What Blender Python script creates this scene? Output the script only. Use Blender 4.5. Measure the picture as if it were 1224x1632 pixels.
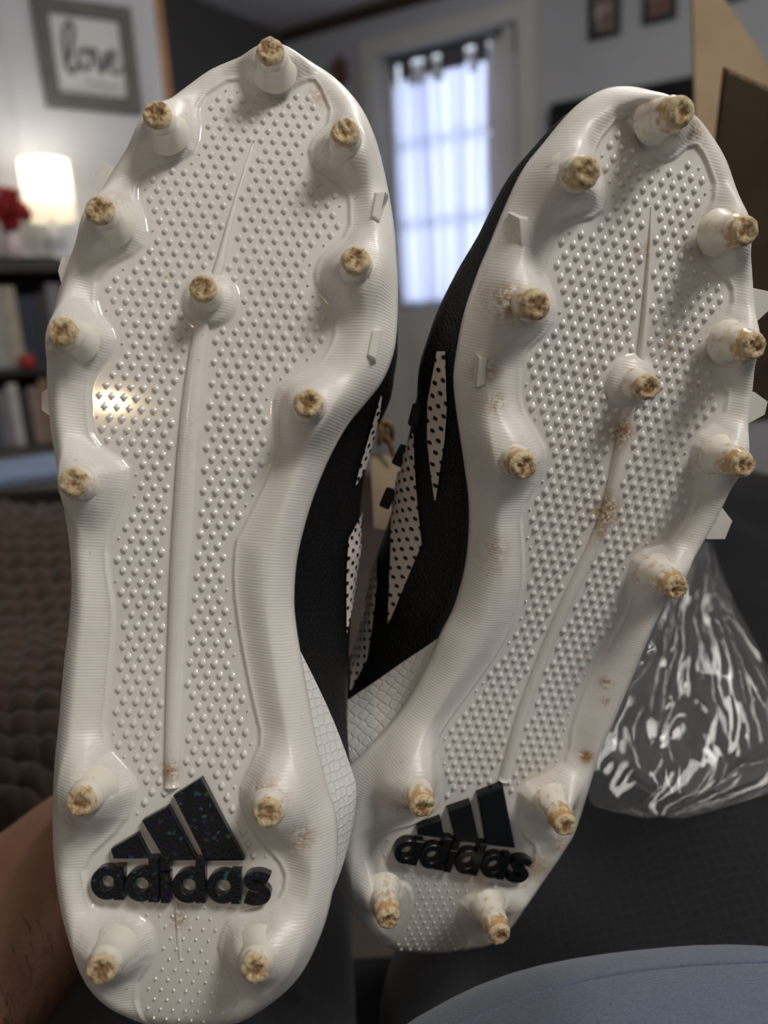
import bpy, bmesh, math, random
import numpy as np
from mathutils import Vector, Matrix, Euler, noise
from mathutils.bvhtree import BVHTree
random.seed(7); rng = np.random.RandomState(7)
for o in list(bpy.data.objects): bpy.data.objects.remove(o)
S = bpy.context.scene; C = S.collection

# ------------------------------------------------------------------ camera
F = 1226.0; CX, CY = 612.0, 816.0
CAMPOS = Vector((0, 0, 0.80)); PITCH = math.radians(-14.0); ROLL = math.radians(3.4)
rot = Euler((math.radians(90) + PITCH, 0, 0)).to_matrix() @ Matrix.Rotation(-ROLL, 3, 'Z')
cd = bpy.data.cameras.new('camera'); cam = bpy.data.objects.new('camera', cd); C.objects.link(cam)
cam.matrix_world = Matrix.Translation(CAMPOS) @ rot.to_4x4()
cd.sensor_fit = 'VERTICAL'; cd.sensor_height = 24; cd.sensor_width = 24; cd.lens = F / 1632 * 24
cd.clip_start = 0.01; cd.clip_end = 60
cd.dof.use_dof = True; cd.dof.focus_distance = 0.250; cd.dof.aperture_fstop = 4.6; cd.dof.aperture_blades = 0
S.camera = cam
RX, RY, RZ = rot.col[0].copy(), -rot.col[1].copy(), -rot.col[2].copy()     # image right, image down, forward

def ray(px, py): return RX * ((px - CX) / F) + RY * ((py - CY) / F) + RZ
def P(px, py, z): return CAMPOS + ray(px, py) * z
def hitpl(px, py, p0, n):
    d = ray(px, py); return CAMPOS + d * ((p0 - CAMPOS).dot(n) / d.dot(n))

# ------------------------------------------------------------------ light
w = bpy.data.worlds.new('world'); S.world = w; w.use_nodes = True
w.node_tree.nodes['Background'].inputs[0].default_value = (0.95, 0.97, 1.0, 1)
w.node_tree.nodes['Background'].inputs[1].default_value = 0.17
def area(name, loc, target, sx, sy, e, col):
    l = bpy.data.lights.new(name, 'AREA'); l.shape = 'RECTANGLE'; l.size = sx; l.size_y = sy; l.energy = e; l.color = col
    o = bpy.data.objects.new(name, l); C.objects.link(o); o.location = loc
    o.rotation_euler = (Vector(target) - Vector(loc)).to_track_quat('-Z', 'Y').to_euler(); return o
area('ceiling_fixture', (0.85, -0.42, 2.12), (0.05, 0.25, 0.75), 0.50, 0.50, 22, (1.0, 0.965, 0.91))
_pl = bpy.data.lights.new('room_fill_light', 'POINT'); _pl.energy = 26; _pl.color = (1.0, .97, .93); _pl.shadow_soft_size = .12  # unseen fill light, added to brighten the far walls and ceiling
_po = bpy.data.objects.new('room_fill_light', _pl); C.objects.link(_po); _po.location = (0.75, 1.25, 2.02)
S.view_settings.view_transform = 'Standard'; S.view_settings.look = 'None'
S.view_settings.exposure = 0.0; S.view_settings.gamma = 1.0; S.view_settings.use_curve_mapping = False

# ------------------------------------------------------------------ helpers
def lin(c):
    return tuple(((x / 255) / 12.92 if x / 255 <= .04045 else ((x / 255 + .055) / 1.055) ** 2.4) for x in c) + (1.0,)
class NT:
    def __init__(s, name):
        s.m = bpy.data.materials.new(name); s.m.use_nodes = True; s.t = s.m.node_tree
        s.b = s.t.nodes['Principled BSDF']; s.out = s.t.nodes['Material Output']
    def n(s, typ, **kw):
        nd = s.t.nodes.new(typ)
        for k, v in kw.items():
            if k.startswith('i_'):
                key = k[2:]; key = int(key) if key.isdigit() else key.replace('_', ' ')
                nd.inputs[key].default_value = v
            else: setattr(nd, k, v)
        return nd
    def l(s, a, b): s.t.links.new(a, b)
    def math(s, op, a, b=None, c=None, clamp=False):
        nd = s.t.nodes.new('ShaderNodeMath'); nd.operation = op; nd.use_clamp = clamp
        for i, v in enumerate((a, b, c)):
            if v is None: continue
            if isinstance(v, (int, float)): nd.inputs[i].default_value = v
            else: s.l(v, nd.inputs[i])
        return nd.outputs[0]
    def mix(s, f, a, b):
        nd = s.t.nodes.new('ShaderNodeMix'); nd.data_type = 'RGBA'
        for v, sk in ((f, nd.inputs[0]), (a, nd.inputs[6]), (b, nd.inputs[7])):
            if isinstance(v, (int, float)): sk.default_value = v
            elif isinstance(v, tuple): sk.default_value = v
            else: s.l(v, sk)
        return nd.outputs[2]
    def coord(s, which='Object'): return s.n('ShaderNodeTexCoord').outputs[which]
    def noise(s, vec, scale, detail=3, rough=.6):
        nd = s.n('ShaderNodeTexNoise'); nd.inputs['Scale'].default_value = scale; nd.inputs['Detail'].default_value = detail
        nd.inputs['Roughness'].default_value = rough; s.l(vec, nd.inputs['Vector']); return nd.outputs[0]
    def ramp(s, v, lo, hi):
        nd = s.n('ShaderNodeMapRange'); nd.inputs[1].default_value = lo; nd.inputs[2].default_value = hi
        s.l(v, nd.inputs[0]); return nd.outputs[0]
    def bump(s, h, strength=.3, dist=.001):
        nd = s.n('ShaderNodeBump'); nd.inputs['Strength'].default_value = strength; nd.inputs['Distance'].default_value = dist
        s.l(h, nd.inputs['Height']); s.l(nd.outputs[0], s.b.inputs['Normal']); return nd
    def set(s, **kw):
        for k, v in kw.items(): s.b.inputs[k.replace('_', ' ')].default_value = v
        return s
def plain(name, col, rough=.6, var=.06, scale=20, metal=0.0, bump=0.0, bscale=200):
    t = NT(name); t.set(Roughness=rough, Metallic=metal); co = t.coord()
    f = t.noise(co, scale)
    c2 = tuple(max(0, x * (1 - var * 3)) for x in col[:3]) + (1,)
    t.l(t.mix(t.ramp(f, .35, .7), col, c2), t.b.inputs['Base Color'])
    if bump: t.bump(t.noise(co, bscale), bump, .001)
    return t.m
M = {}

def obj(name, verts, faces, mat, parent=None, smooth=False, uvs=None):
    me = bpy.data.meshes.new(name); me.from_pydata([tuple(v) for v in verts], [], faces); me.update()
    if mat: me.materials.append(mat)
    if smooth: me.polygons.foreach_set('use_smooth', [True] * len(me.polygons))
    if uvs is not None:
        ul = me.uv_layers.new(name='UVMap')
        li = np.zeros(len(me.loops), int); me.loops.foreach_get('vertex_index', li)
        ul.data.foreach_set('uv', np.asarray(uvs, float)[li].ravel())
    o = bpy.data.objects.new(name, me); C.objects.link(o)
    if parent: o.parent = parent
    return o
def empty(name, loc=(0, 0, 0), mw=None):
    o = bpy.data.objects.new(name, None); C.objects.link(o); o.empty_display_size = .05
    if mw is not None: o.matrix_world = mw
    else: o.location = loc
    return o
def tag(o, label=None, cat=None, group=None, kind=None):
    if label: o['label'] = label
    if cat: o['category'] = cat
    if group: o['group'] = group
    if kind: o['kind'] = kind
    return o
class MB:
    def __init__(s): s.v = []; s.f = []
    def add(s, v, f):
        b = len(s.v); s.v += [tuple(p) for p in v]; s.f += [tuple(i + b for i in q) for q in f]; return s
    def box(s, x0, x1, y0, y1, z0, z1, mw=None, bev=0):
        if bev:
            bm = bmesh.new(); r = bmesh.ops.create_cube(bm, size=1)
            for v in bm.verts: v.co = Vector(((x0 + x1) / 2 + v.co.x * (x1 - x0), (y0 + y1) / 2 + v.co.y * (y1 - y0), (z0 + z1) / 2 + v.co.z * (z1 - z0)))
            bmesh.ops.bevel(bm, geom=list(bm.edges), offset=bev, segments=2, affect='EDGES', profile=.6)
            bm.verts.index_update(); vs = [v.co.copy() for v in bm.verts]; fs = [[v.index for v in f.verts] for f in bm.faces]; bm.free()
        else:
            vs = [Vector(p) for p in ((x0, y0, z0), (x1, y0, z0), (x1, y1, z0), (x0, y1, z0), (x0, y0, z1), (x1, y0, z1), (x1, y1, z1), (x0, y1, z1))]
            fs = [(0, 3, 2, 1), (4, 5, 6, 7), (0, 1, 5, 4), (1, 2, 6, 5), (2, 3, 7, 6), (3, 0, 4, 7)]
        if mw is not None: vs = [mw @ p for p in vs]
        return s.add(vs, fs)
    def tube(s, pts, rad, seg=8, cap=True):
        pts = [Vector(p) for p in pts]; n = len(pts); rads = rad if isinstance(rad, (list, tuple)) else [rad] * n
        vs = []; fs = []; up = None
        for i, p in enumerate(pts):
            d = (pts[min(i + 1, n - 1)] - pts[max(i - 1, 0)]).normalized()
            if up is None:
                up = Vector((0, 0, 1)) if abs(d.z) < .9 else Vector((1, 0, 0))
            a = d.cross(up).normalized(); up = a.cross(d).normalized()
            for k in range(seg):
                t = 2 * math.pi * k / seg; vs.append(p + (a * math.cos(t) + up * math.sin(t)) * rads[i])
        for i in range(n - 1):
            for k in range(seg):
                k2 = (k + 1) % seg; fs.append((i * seg + k, i * seg + k2, (i + 1) * seg + k2, (i + 1) * seg + k))
        if cap: fs += [tuple(reversed(range(seg))), tuple(range((n - 1) * seg, n * seg))]
        return s.add(vs, fs)
    def lathe(s, prof, seg=24, mw=None, cap0=False, cap1=True):
        vs = []; fs = []; n = len(prof)
        for r, z in prof:
            for k in range(seg):
                t = 2 * math.pi * k / seg; vs.append(Vector((r * math.cos(t), r * math.sin(t), z)))
        for i in range(n - 1):
            for k in range(seg):
                k2 = (k + 1) % seg; fs.append((i * seg + k, i * seg + k2, (i + 1) * seg + k2, (i + 1) * seg + k))
        if cap0: fs.append(tuple(reversed(range(seg))))
        if cap1: fs.append(tuple(range((n - 1) * seg, n * seg)))
        if mw is not None: vs = [mw @ p for p in vs]
        return s.add(vs, fs)
    def prism(s, poly, h0, h1, taper=0.0):
        """poly in xy, extruded along z"""
        n = len(poly); cx = sum(p[0] for p in poly) / n; cy = sum(p[1] for p in poly) / n
        vs = [(p[0], p[1], h0) for p in poly] + [(p[0] + (cx - p[0]) * taper, p[1] + (cy - p[1]) * taper, h1) for p in poly]
        fs = [tuple(reversed(range(n))), tuple(range(n, 2 * n))] + [(i, (i + 1) % n, n + (i + 1) % n, n + i) for i in range(n)]
        return s.add(vs, fs)
    def build(s, name, mat, parent=None, smooth=False): return obj(name, s.v, s.f, mat, parent, smooth)

def catmull(pts, per, closed=True):
    pts = np.asarray(pts, float); n = len(pts); out = []
    for i in range(n if closed else n - 1):
        g = (lambda k: pts[k % n]) if closed else (lambda k: pts[min(max(k, 0), n - 1)])
        p0, p1, p2, p3 = g(i - 1), g(i), g(i + 1), g(i + 2)
        for k in range(per):
            t = k / per
            out.append(.5 * ((2 * p1) + (p2 - p0) * t + (2 * p0 - 5 * p1 + 4 * p2 - p3) * t * t + (3 * p1 - p0 - 3 * p2 + p3) * t ** 3))
    if not closed: out.append(pts[-1])
    return np.array(out)
def chaikin(pts, it=1):
    pts = np.asarray(pts, float)
    for _ in range(it):
        nx = np.roll(pts, -1, 0); a = .78 * pts + .22 * nx; b = .22 * pts + .78 * nx
        pts = np.stack([a, b], 1).reshape(-1, 2)
    return pts
def sdf(pts, poly):
    """signed distance (positive inside) of Nx2 pts to polygon"""
    pts = np.asarray(pts, float); poly = np.asarray(poly, float)
    d = np.full(len(pts), 1e9); ins = np.zeros(len(pts), bool); n = len(poly)
    for i in range(n):
        a = poly[i]; b = poly[(i + 1) % n]; e = b - a; wv = pts - a
        t = np.clip((wv @ e) / max(e @ e, 1e-18), 0, 1); q = wv - t[:, None] * e
        d = np.minimum(d, (q ** 2).sum(1))
        c = (a[1] > pts[:, 1]) != (b[1] > pts[:, 1])
        if c.any():
            xi = a[0] + (pts[:, 1] - a[1]) / ((b[1] - a[1]) if b[1] != a[1] else 1e-18) * e[0]
            ins ^= c & (pts[:, 0] < xi)
    d = np.sqrt(d); return np.where(ins, d, -d)
def sstep(x, a, b):
    t = np.clip((x - a) / (b - a), 0, 1); return t * t * (3 - 2 * t)

# ------------------------------------------------------------------ the room
def wall_frame(px, py, z, ang):
    """vertical plane through a point, ang = horizontal direction of its run; returns frame (s along, z up, normal to camera side)"""
    p0 = P(px, py, z); d = Vector((math.cos(ang), math.sin(ang), 0)); n = Vector((d.y, -d.x, 0))
    if n.dot(CAMPOS - p0) < 0: n = -n
    o = Vector((p0.x, p0.y, 0))
    M4 = Matrix(((d.x, n.x, 0, o.x), (d.y, n.y, 0, o.y), (0, 0, 1, 0), (0, 0, 0, 1)))     # local x along, y toward the room, z up
    return M4, n, p0
def sz(fr, px, py, off=0.0):
    M4, n, p0 = fr; q = hitpl(px, py, p0 + n * off, n); l = M4.inverted() @ q; return l.x, l.z
def paint(name, col, rough=.85):
    t = NT(name); co = t.coord(); f = t.noise(co, 2.5); g = t.noise(co, 60)
    t.l(t.mix(t.ramp(f, .3, .7), lin(col), lin(tuple(int(x * .95) for x in col))), t.b.inputs['Base Color'])
    t.set(Roughness=rough, Specular_IOR_Level=.25); t.bump(g, .15, .002); return t.m
M['wall'] = paint('grey_wall_paint', (182, 184, 190)); M['wall_love'] = paint('pale_lavender_wall_paint', (214, 216, 224))
M['wall_dark'] = paint('charcoal_wall', (80, 78, 78)); M['ceil'] = paint('ceiling_paint', (236, 234, 230))  # hall end wall gets one even colour, darker than the other walls
M['white_trim'] = paint('white_gloss_paint', (205, 205, 202), .4); M['wood'] = plain('honey_wood', lin((170, 118, 66)), .5, .1, 12)
M['brown_wood'] = plain('dark_brown_wood', lin((60, 47, 38)), .6, .1, 10); M['floor'] = plain('brown_floor', lin((88, 72, 60)), .6, .12, 5)
CEIL = 2.21
fD = wall_frame(705, 300, 3.6, math.pi - math.radians(31))          # door wall, runs away to the left
fL = wall_frame(140, 95, 2.35, math.radians(30))                    # love wall, runs away to the right
def fbox(fr, x0, x1, y0, y1, z0, z1, bev=0): return MB().box(x0, x1, y0, y1, z0, z1, fr[0], bev)
def rel(fr, mb): return mb
# door wall in pieces around the doorway
sl, zt = sz(fD, 597, 92); sr, _ = sz(fD, 825, 30)                   # door slab: left (far), right (near) and top
xl, xr_ = max(sl, sr), min(sl, sr)                                  # local x grows away to the left
DT = zt; far = sz(fD, 452, 66)[0]; near = xr_ - 4.2
mb = MB(); mb.box(xl, far, -.12, 0, 0, CEIL, fD[0]); mb.box(near, xr_, -.12, 0, 0, CEIL, fD[0]); mb.box(xr_, xl, -.12, 0, DT, CEIL, fD[0])
tag(mb.build('wall_right', M['wall']), kind='structure')
# love wall, ends at the wooden corner
xe, _ = sz(fL, 252, 60)
tag(fbox(fL, -3.2, xe, -.12, 0, 0, CEIL).build('wall_left', M['wall_love']), kind='structure')
tag(fbox(fL, xe, xe + .022, -.125, .010, 0, CEIL).build('trim_1', M['wood']), kind='structure')
xb, _ = sz(fL, 18, 100)
tag(fbox(fL, xb - .02, xb + .02, 0, .006, 0, CEIL, .002).build('trim_2', M['wall_love']), kind='structure')
# dark hall end behind both walls
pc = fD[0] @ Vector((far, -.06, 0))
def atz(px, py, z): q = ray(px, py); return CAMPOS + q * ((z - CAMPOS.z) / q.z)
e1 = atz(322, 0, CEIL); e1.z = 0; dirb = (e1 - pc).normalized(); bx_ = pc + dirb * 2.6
def wall_between(a, b, th, name, mat):
    d = (b - a); ln = d.length; an = math.atan2(d.y, d.x)
    m4 = Matrix.Translation(a) @ Matrix.Rotation(an, 4, 'Z')
    return tag(MB().box(0, ln, 0, th, 0, CEIL, m4).build(name, mat), kind='structure')
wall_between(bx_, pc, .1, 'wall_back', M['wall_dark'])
tag(MB().box(-3.6, 4.2, -2.6, 6.5, CEIL, CEIL + .1).build('ceiling', M['ceil']), kind='structure')
tag(MB().box(-3.6, 4.2, -2.6, 6.5, -.1, 0).build('floor', M['floor']), kind='structure')
tag(fbox(fD, near, far, 0, .022, CEIL - .05, CEIL, .004).build('trim_3', M['brown_wood']), kind='structure')
tag(fbox(fD, xl + .09, far, 0, .012, 0, .09, .003).build('baseboard_right', M['white_trim']), kind='structure')
# casing round the door
cw = .075
mb = MB(); mb.box(xl, xl + cw, 0, .02, 0, DT + cw, fD[0], .004); tag(mb.build('trim_4', M['white_trim']), kind='structure')
mb = MB(); mb.box(xr_ - cw, xr_, 0, .02, 0, DT + cw, fD[0], .004); tag(mb.build('trim_5', M['white_trim']), kind='structure')
mb = MB(); mb.box(xr_, xl, 0, .0195, DT, DT + cw, fD[0], .004); tag(mb.build('trim_6', M['white_trim']), kind='structure')
# door: stiles, rails, glass with muntins
wl, wt = sz(fD, 628, 112); wr, wt2 = sz(fD, 778, 72); wb = sz(fD, 690, 478)[1]; wtop = max(wt, wt2) + .02
WX0, WX1 = min(wl, wr), max(wl, wr)
door = tag(empty('door_1', fD[0] @ Vector(((xl + xr_) / 2, 0, 0))), kind='structure')
Md = Matrix.Translation(-door.location) @ fD[0]
def dpart(name, x0, x1, y0, y1, z0, z1, mat, bev=.003, par=None): return MB().box(x0, x1, y0, y1, z0, z1, Md, bev).build(name, mat, par or door)
y0, y1 = -.06, -.018
dpart('door_stile', WX1, xl - .004, y0, y1, .01, DT - .004, M['white_trim']); dpart('door_stile', xr_ + .004, WX0, y0, y1, .01, DT - .004, M['white_trim'])
dpart('door_rail', WX0, WX1, y0, y1, wtop, DT - .004, M['white_trim']); dpart('door_rail', WX0, WX1, y0, y1, .01, wb, M['white_trim'])
dpart('door_panel', WX0 + .02, WX1 - .02, y1 - .002, y1 + .008, .16, wb - .16, M['white_trim'], .004)
def glass():
    t = NT('window_glass'); g = t.n('ShaderNodeBsdfGlossy', i_Roughness=.02); tr = t.n('ShaderNodeBsdfTransparent'); fr = t.n('ShaderNodeFresnel', i_IOR=1.45); mx = t.n('ShaderNodeMixShader')
    t.l(fr.outputs[0], mx.inputs[0]); t.l(tr.outputs[0], mx.inputs[1]); t.l(g.outputs[0], mx.inputs[2]); t.l(mx.outputs[0], t.out.inputs[0]); return t.m
M['glass'] = glass()
MB().box(WX0, WX1, -.042, -.038, wb, wtop, Md).build('pane', M['glass'], door)
for k in (1, 2): dpart('muntin', WX0 + (WX1 - WX0) * k / 3 - .008, WX0 + (WX1 - WX0) * k / 3 + .008, -.050, -.030, wb, wtop, M['white_trim'], .002)
for k in (1, 2): dpart('muntin', WX0, WX1, -.050, -.0305, wb + (wtop - wb) * k / 3 - .008, wb + (wtop - wb) * k / 3 + .008, M['white_trim'], .002)
hx, hz = sz(fD, 814, 62); dpart('hinge', xr_ + .002, xr_ + .02, y1, y1 + .012, hz - .05, hz + .05, plain('hinge_metal', lin((120, 120, 118)), .4, metal=.8), .002)
MB().lathe([(.012, 0), (.012, .03), (.026, .035), (.028, .055), (.015, .065)], 16, Md @ Matrix.Translation((xl - .07, y1, .93)) @ Matrix.Rotation(-math.pi / 2, 4, 'X')).build('knob', plain('knob_brass', lin((150, 130, 90)), .3, metal=1), door, True)
# daylight outside the door pane
oc = fD[0] @ Vector(((WX0 + WX1) / 2, -.55, (wb + wtop) / 2 + .05)); tc = fD[0] @ Vector(((WX0 + WX1) / 2, 0, (wb + wtop) / 2))
area('daylight_outside_door', oc, tc, 1.0, 1.7, 36, (.80, .88, 1.0))
# sheer curtain on the door
def curtain_mat():
    t = NT('sheer_lavender_curtain'); co = t.coord()
    tl = t.n('ShaderNodeBsdfTranslucent'); tl.inputs[0].default_value = (.68, .71, .90, 1); df = t.n('ShaderNodeBsdfDiffuse'); df.inputs[0].default_value = (.55, .56, .66, 1)
    tr = t.n('ShaderNodeBsdfTransparent'); tr.inputs[0].default_value = (.9, .92, 1, 1); m1 = t.n('ShaderNodeMixShader', i_0=.35); m2 = t.n('ShaderNodeMixShader', i_0=.14)
    t.l(tl.outputs[0], m1.inputs[1]); t.l(df.outputs[0], m1.inputs[2]); t.l(m1.outputs[0], m2.inputs[1]); t.l(tr.outputs[0], m2.inputs[2]); t.l(m2.outputs[0], t.out.inputs[0]); return t.m
M['curtain'] = curtain_mat()
cur = tag(empty('curtain', fD[0] @ Vector(((WX0 + WX1) / 2, .01, wb - .02))), 'sheer pale lavender curtain gathered over the glass of the white door', 'curtain')
Mc = Matrix.Translation(-cur.location) @ fD[0]
NXc, NZc = 120, 60; vs = []; fs = []
hw_ = WX1 - WX0
for j in range(NZc):
    tz = j / (NZc - 1); zz = wb - .025 + (wtop - .035 - wb) * tz
    for i in range(NXc):
        tx = i / (NXc - 1); yy = .004 + .020 * math.sin(tx * 38 + math.sin(tx * 9) * 2 + tz * .8) * (.6 + .4 * tz) + .006 * math.sin(tx * 81 + tz * 2)
        vs.append(Mc @ Vector((WX0 - .005 + (hw_ + .01) * tx + .012 * math.sin(tz * 3 + tx * 7), yy, zz + .006 * math.sin(tx * 20) * (1 - tz))))
holes = [(.72, .085), (.52, .05), (.17, .06), (.94, .03)]
for j in range(NZc - 1):
    for i in range(NXc - 1):
        tx = i / NXc; tz = j / NZc
        if any(abs(tx - h) < w_ and tz > .925 - 40 * (abs(tx - h) ** 2) * 0 and tz > .93 for h, w_ in holes): continue
        fs.append((j * NXc + i, j * NXc + i + 1, (j + 1) * NXc + i + 1, (j + 1) * NXc + i))
obj('drape', vs, fs, M['curtain'], cur, True)
M['header'] = plain('dark_curtain_header', lin((92, 92, 104)), .9)
zb_, zt_ = wtop - .03 - .02, wtop + .02
segs = []; last = 0.0
mb = MB()
for h, w_ in sorted(holes): mb.box(WX0 - .004 + hw_ * last, WX0 - .004 + hw_ * max(h - w_ * .8, last + .01), .018, .024, wtop - .085, wtop + .02, Mc, .002); last = h + w_ * .8
mb.box(WX0 - .004 + hw_ * last, WX1 + .004, .018, .024, wtop - .085, wtop + .02, Mc, .002)
mb.box(WX0 - .004, WX1 + .004, .018, .0235, wtop - .01, wtop + .022, Mc, .002)
mb.build('header', M['header'], cur)
mb = MB().tube([Mc @ Vector((WX0 - .05, .03, wtop + .01)), Mc @ Vector((WX1 + .03, .03, wtop + .01))], .007, 8); mb.build('rod', plain('rod_metal', lin((70, 70, 74)), .4, metal=.7), cur, True)
MB().lathe([(.004, 0), (.012, .008), (.014, .018), (.004, .03)], 12, Mc @ Matrix.Translation((WX0 - .05, .03, wtop + .01)) @ Matrix.Rotation(-math.pi / 2, 4, 'Y')).build('finial', bpy.data.materials['rod_metal'], cur, True)

# ------------------------------------------------------------------ things on the walls
def picture(name, fr, corners, fw, label, cat, fmat, inner, group=None, depth=.025, mat_w=0.0):
    q = [sz(fr, *c) for c in corners]; x0 = min(a[0] for a in q); x1 = max(a[0] for a in q); z0 = min(q[2][1], q[3][1]) * .5 + max(q[2][1], q[3][1]) * .5; z1 = (q[0][1] + q[1][1]) / 2
    x0 = (sorted(a[0] for a in q)[0] + sorted(a[0] for a in q)[1]) / 2; x1 = (sorted(a[0] for a in q)[2] + sorted(a[0] for a in q)[3]) / 2
    r = tag(empty(name, fr[0] @ Vector(((x0 + x1) / 2, 0, z0))), label, cat, group); m4 = Matrix.Translation(-r.location) @ fr[0]
    mb = MB(); mb.box(x0, x0 + fw, .002, depth, z0, z1, m4, .003); mb.box(x1 - fw, x1, .002, depth, z0, z1, m4, .003); mb.box(x0 + fw, x1 - fw, .002, depth - .0005, z0, z0 + fw, m4, .003); mb.box(x0 + fw, x1 - fw, .002, depth - .0005, z1 - fw, z1, m4, .003)
    mb.build('frame', fmat, r)
    MB().box(x0 + fw * .9, x1 - fw * .9, .003, depth * .45, z0 + fw * .9, z1 - fw * .9, m4).build('print', inner, r)
    return r, m4, (x0, x1, z0, z1)
M['grey_frame'] = plain('weathered_grey_wood', lin((104, 105, 101)), .7, .08, 40); M['paper'] = plain('off_white_paper', lin((218, 218, 220)), .8, .01, 10)
r, m4, (x0, x1, z0, z1) = picture('framed_sign', fL, [(48, -6), (208, 16), (224, 184), (72, 171)], .042, 'grey wooden framed sign reading love in brush script above the lamp', 'framed sign', M['grey_frame'], M['paper'])
# brush lettering
M['ink'] = plain('soft_black_ink', lin((98, 98, 102)), .8)
def stroke(name, pts, rw):
    W, H = x1 - x0, z1 - z0; mirror = (fL[0].to_3x3() @ Vector((1, 0, 0))).dot(RX) < 0
    pp = catmull(pts, 8, False); q = [m4 @ Vector((x0 + W * (1 - a if mirror else a), .0125, z0 + H * b)) for a, b in pp]
    MB().tube(q, rw, 6).build(name, M['ink'], r, True)
stroke('letter', [(.24,.40),(.31,.50),(.37,.70),(.35,.79),(.29,.74),(.26,.55),(.27,.38),(.32,.34),(.37,.41)], .0068)
stroke('letter', [(.46,.56),(.40,.52),(.40,.41),(.46,.38),(.51,.44),(.50,.54),(.45,.57),(.53,.55)], .0060)
stroke('letter', [(.53,.55),(.57,.56),(.60,.39),(.63,.38),(.68,.54),(.72,.55)], .0064)
stroke('letter', [(.70,.45),(.77,.50),(.77,.57),(.72,.56),(.70,.46),(.73,.38),(.78,.37),(.84,.44)], .0056)
stroke('underline', [(.42,.27),(.55,.255),(.72,.25),(.80,.26)], .0022)
M['black_frame'] = plain('black_frame_wood', lin((26, 26, 28)), .45)
def photo_mat(name, c1, c2, c3):
    t = NT(name); co = t.coord(); f = t.noise(co, 9, 3); g = t.noise(co, 22, 2)
    t.l(t.mix(t.ramp(g, .5, .65), t.mix(t.ramp(f, .4, .6), lin(c1), lin(c2)), lin(c3)), t.b.inputs['Base Color']); t.set(Roughness=.25); return t.m
picture('picture_frame', fD, [(938, -62), (990, -78), (992, 53), (942, 68)], .020, 'slim black picture frame on the grey wall, nearer the door', 'picture frame', M['black_frame'], photo_mat('portrait_print_a', (95, 80, 75), (150, 135, 125), (190, 180, 175)), 'picture frames on the grey wall')
picture('picture_frame', fD, [(1027, -85), (1082, -102), (1081, 28), (1026, 43)], .020, 'slim black picture frame on the grey wall, between another frame and the box', 'picture frame', M['black_frame'], photo_mat('portrait_print_b', (120, 88, 78), (95, 85, 82), (160, 140, 130)), 'picture frames on the grey wall')
picture('picture_frame', fD, [(1130, -130), (1200, -150), (1200, -8), (1130, 14)], .022, 'black picture frame just showing above the cardboard flap', 'picture frame', M['black_frame'], photo_mat('portrait_print_c', (70, 66, 66), (110, 100, 96), (90, 80, 76)), 'picture frames on the grey wall')
# wall-mounted television
xa, za = sz(fD, 884, 182); xb2, zb2 = sz(fD, 1215, 92)
tv = tag(empty('television', fD[0] @ Vector(((xa + xb2) / 2, 0, (za + zb2) / 2 - .6))), 'flat black television on the grey wall behind the upper toe of the cleat', 'television')
mt = Matrix.Translation(-tv.location) @ fD[0]; zt3 = (za + zb2) / 2
MB().box(min(xa, xb2), max(xa, xb2), .03, .07, zt3 - .58, zt3, mt, .006).build('housing', plain('tv_black', (.004, .004, .005, 1), .35), tv)
MB().box(min(xa, xb2) + .012, max(xa, xb2) - .012, .0695, .071, zt3 - .56, zt3 - .012, mt).build('screen', plain('tv_screen', (.003, .003, .004, 1), .15), tv)
MB().box((xa + xb2) / 2 - .15, (xa + xb2) / 2 + .15, 0, .031, zt3 - .42, zt3 - .15, mt).build('wall_mount', plain('tv_mount', (.01, .01, .01, 1), .6), tv)
# dried flower bunch hung left of the door
xw, zw = sz(fD, 551, 118)
hg = tag(empty('wall_hanging', fD[0] @ Vector((xw, .02, zw - .14))), 'bunch of dusty red dried flowers hung on the wall left of the door', 'wall hanging')
mh = Matrix.Translation(-hg.location) @ fD[0]; M['dried'] = plain('dried_red_petals', lin((128, 78, 74)), .9, .15, 60)
mb = MB()
for k in range(36):
    c = Vector((xw + random.gauss(0, .024), .03 + random.random() * .02, zw + random.gauss(0, .045))); m_ = mh @ Matrix.Translation(c) @ Euler((random.random() * 6, random.random() * 6, 0)).to_matrix().to_4x4()
    mb.lathe([(.002, -.006), (.011, 0), (.014, .006), (.008, .009)], 7, m_)
mb.build('petals', M['dried'], hg)
mb = MB()
for k in range(7): mb.tube([mh @ Vector((xw + random.gauss(0, .012), .03, zw)), mh @ Vector((xw + random.gauss(0, .004), .02, zw - .12))], .002, 5)
mb.build('stems', plain('dried_stems', lin((96, 82, 60)), .9), hg)
MB().tube([mh @ Vector((xw, .002, zw + .08)), mh @ Vector((xw, .03, zw + .05))], .003, 6).build('hook', M['brown_wood'], hg)
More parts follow.
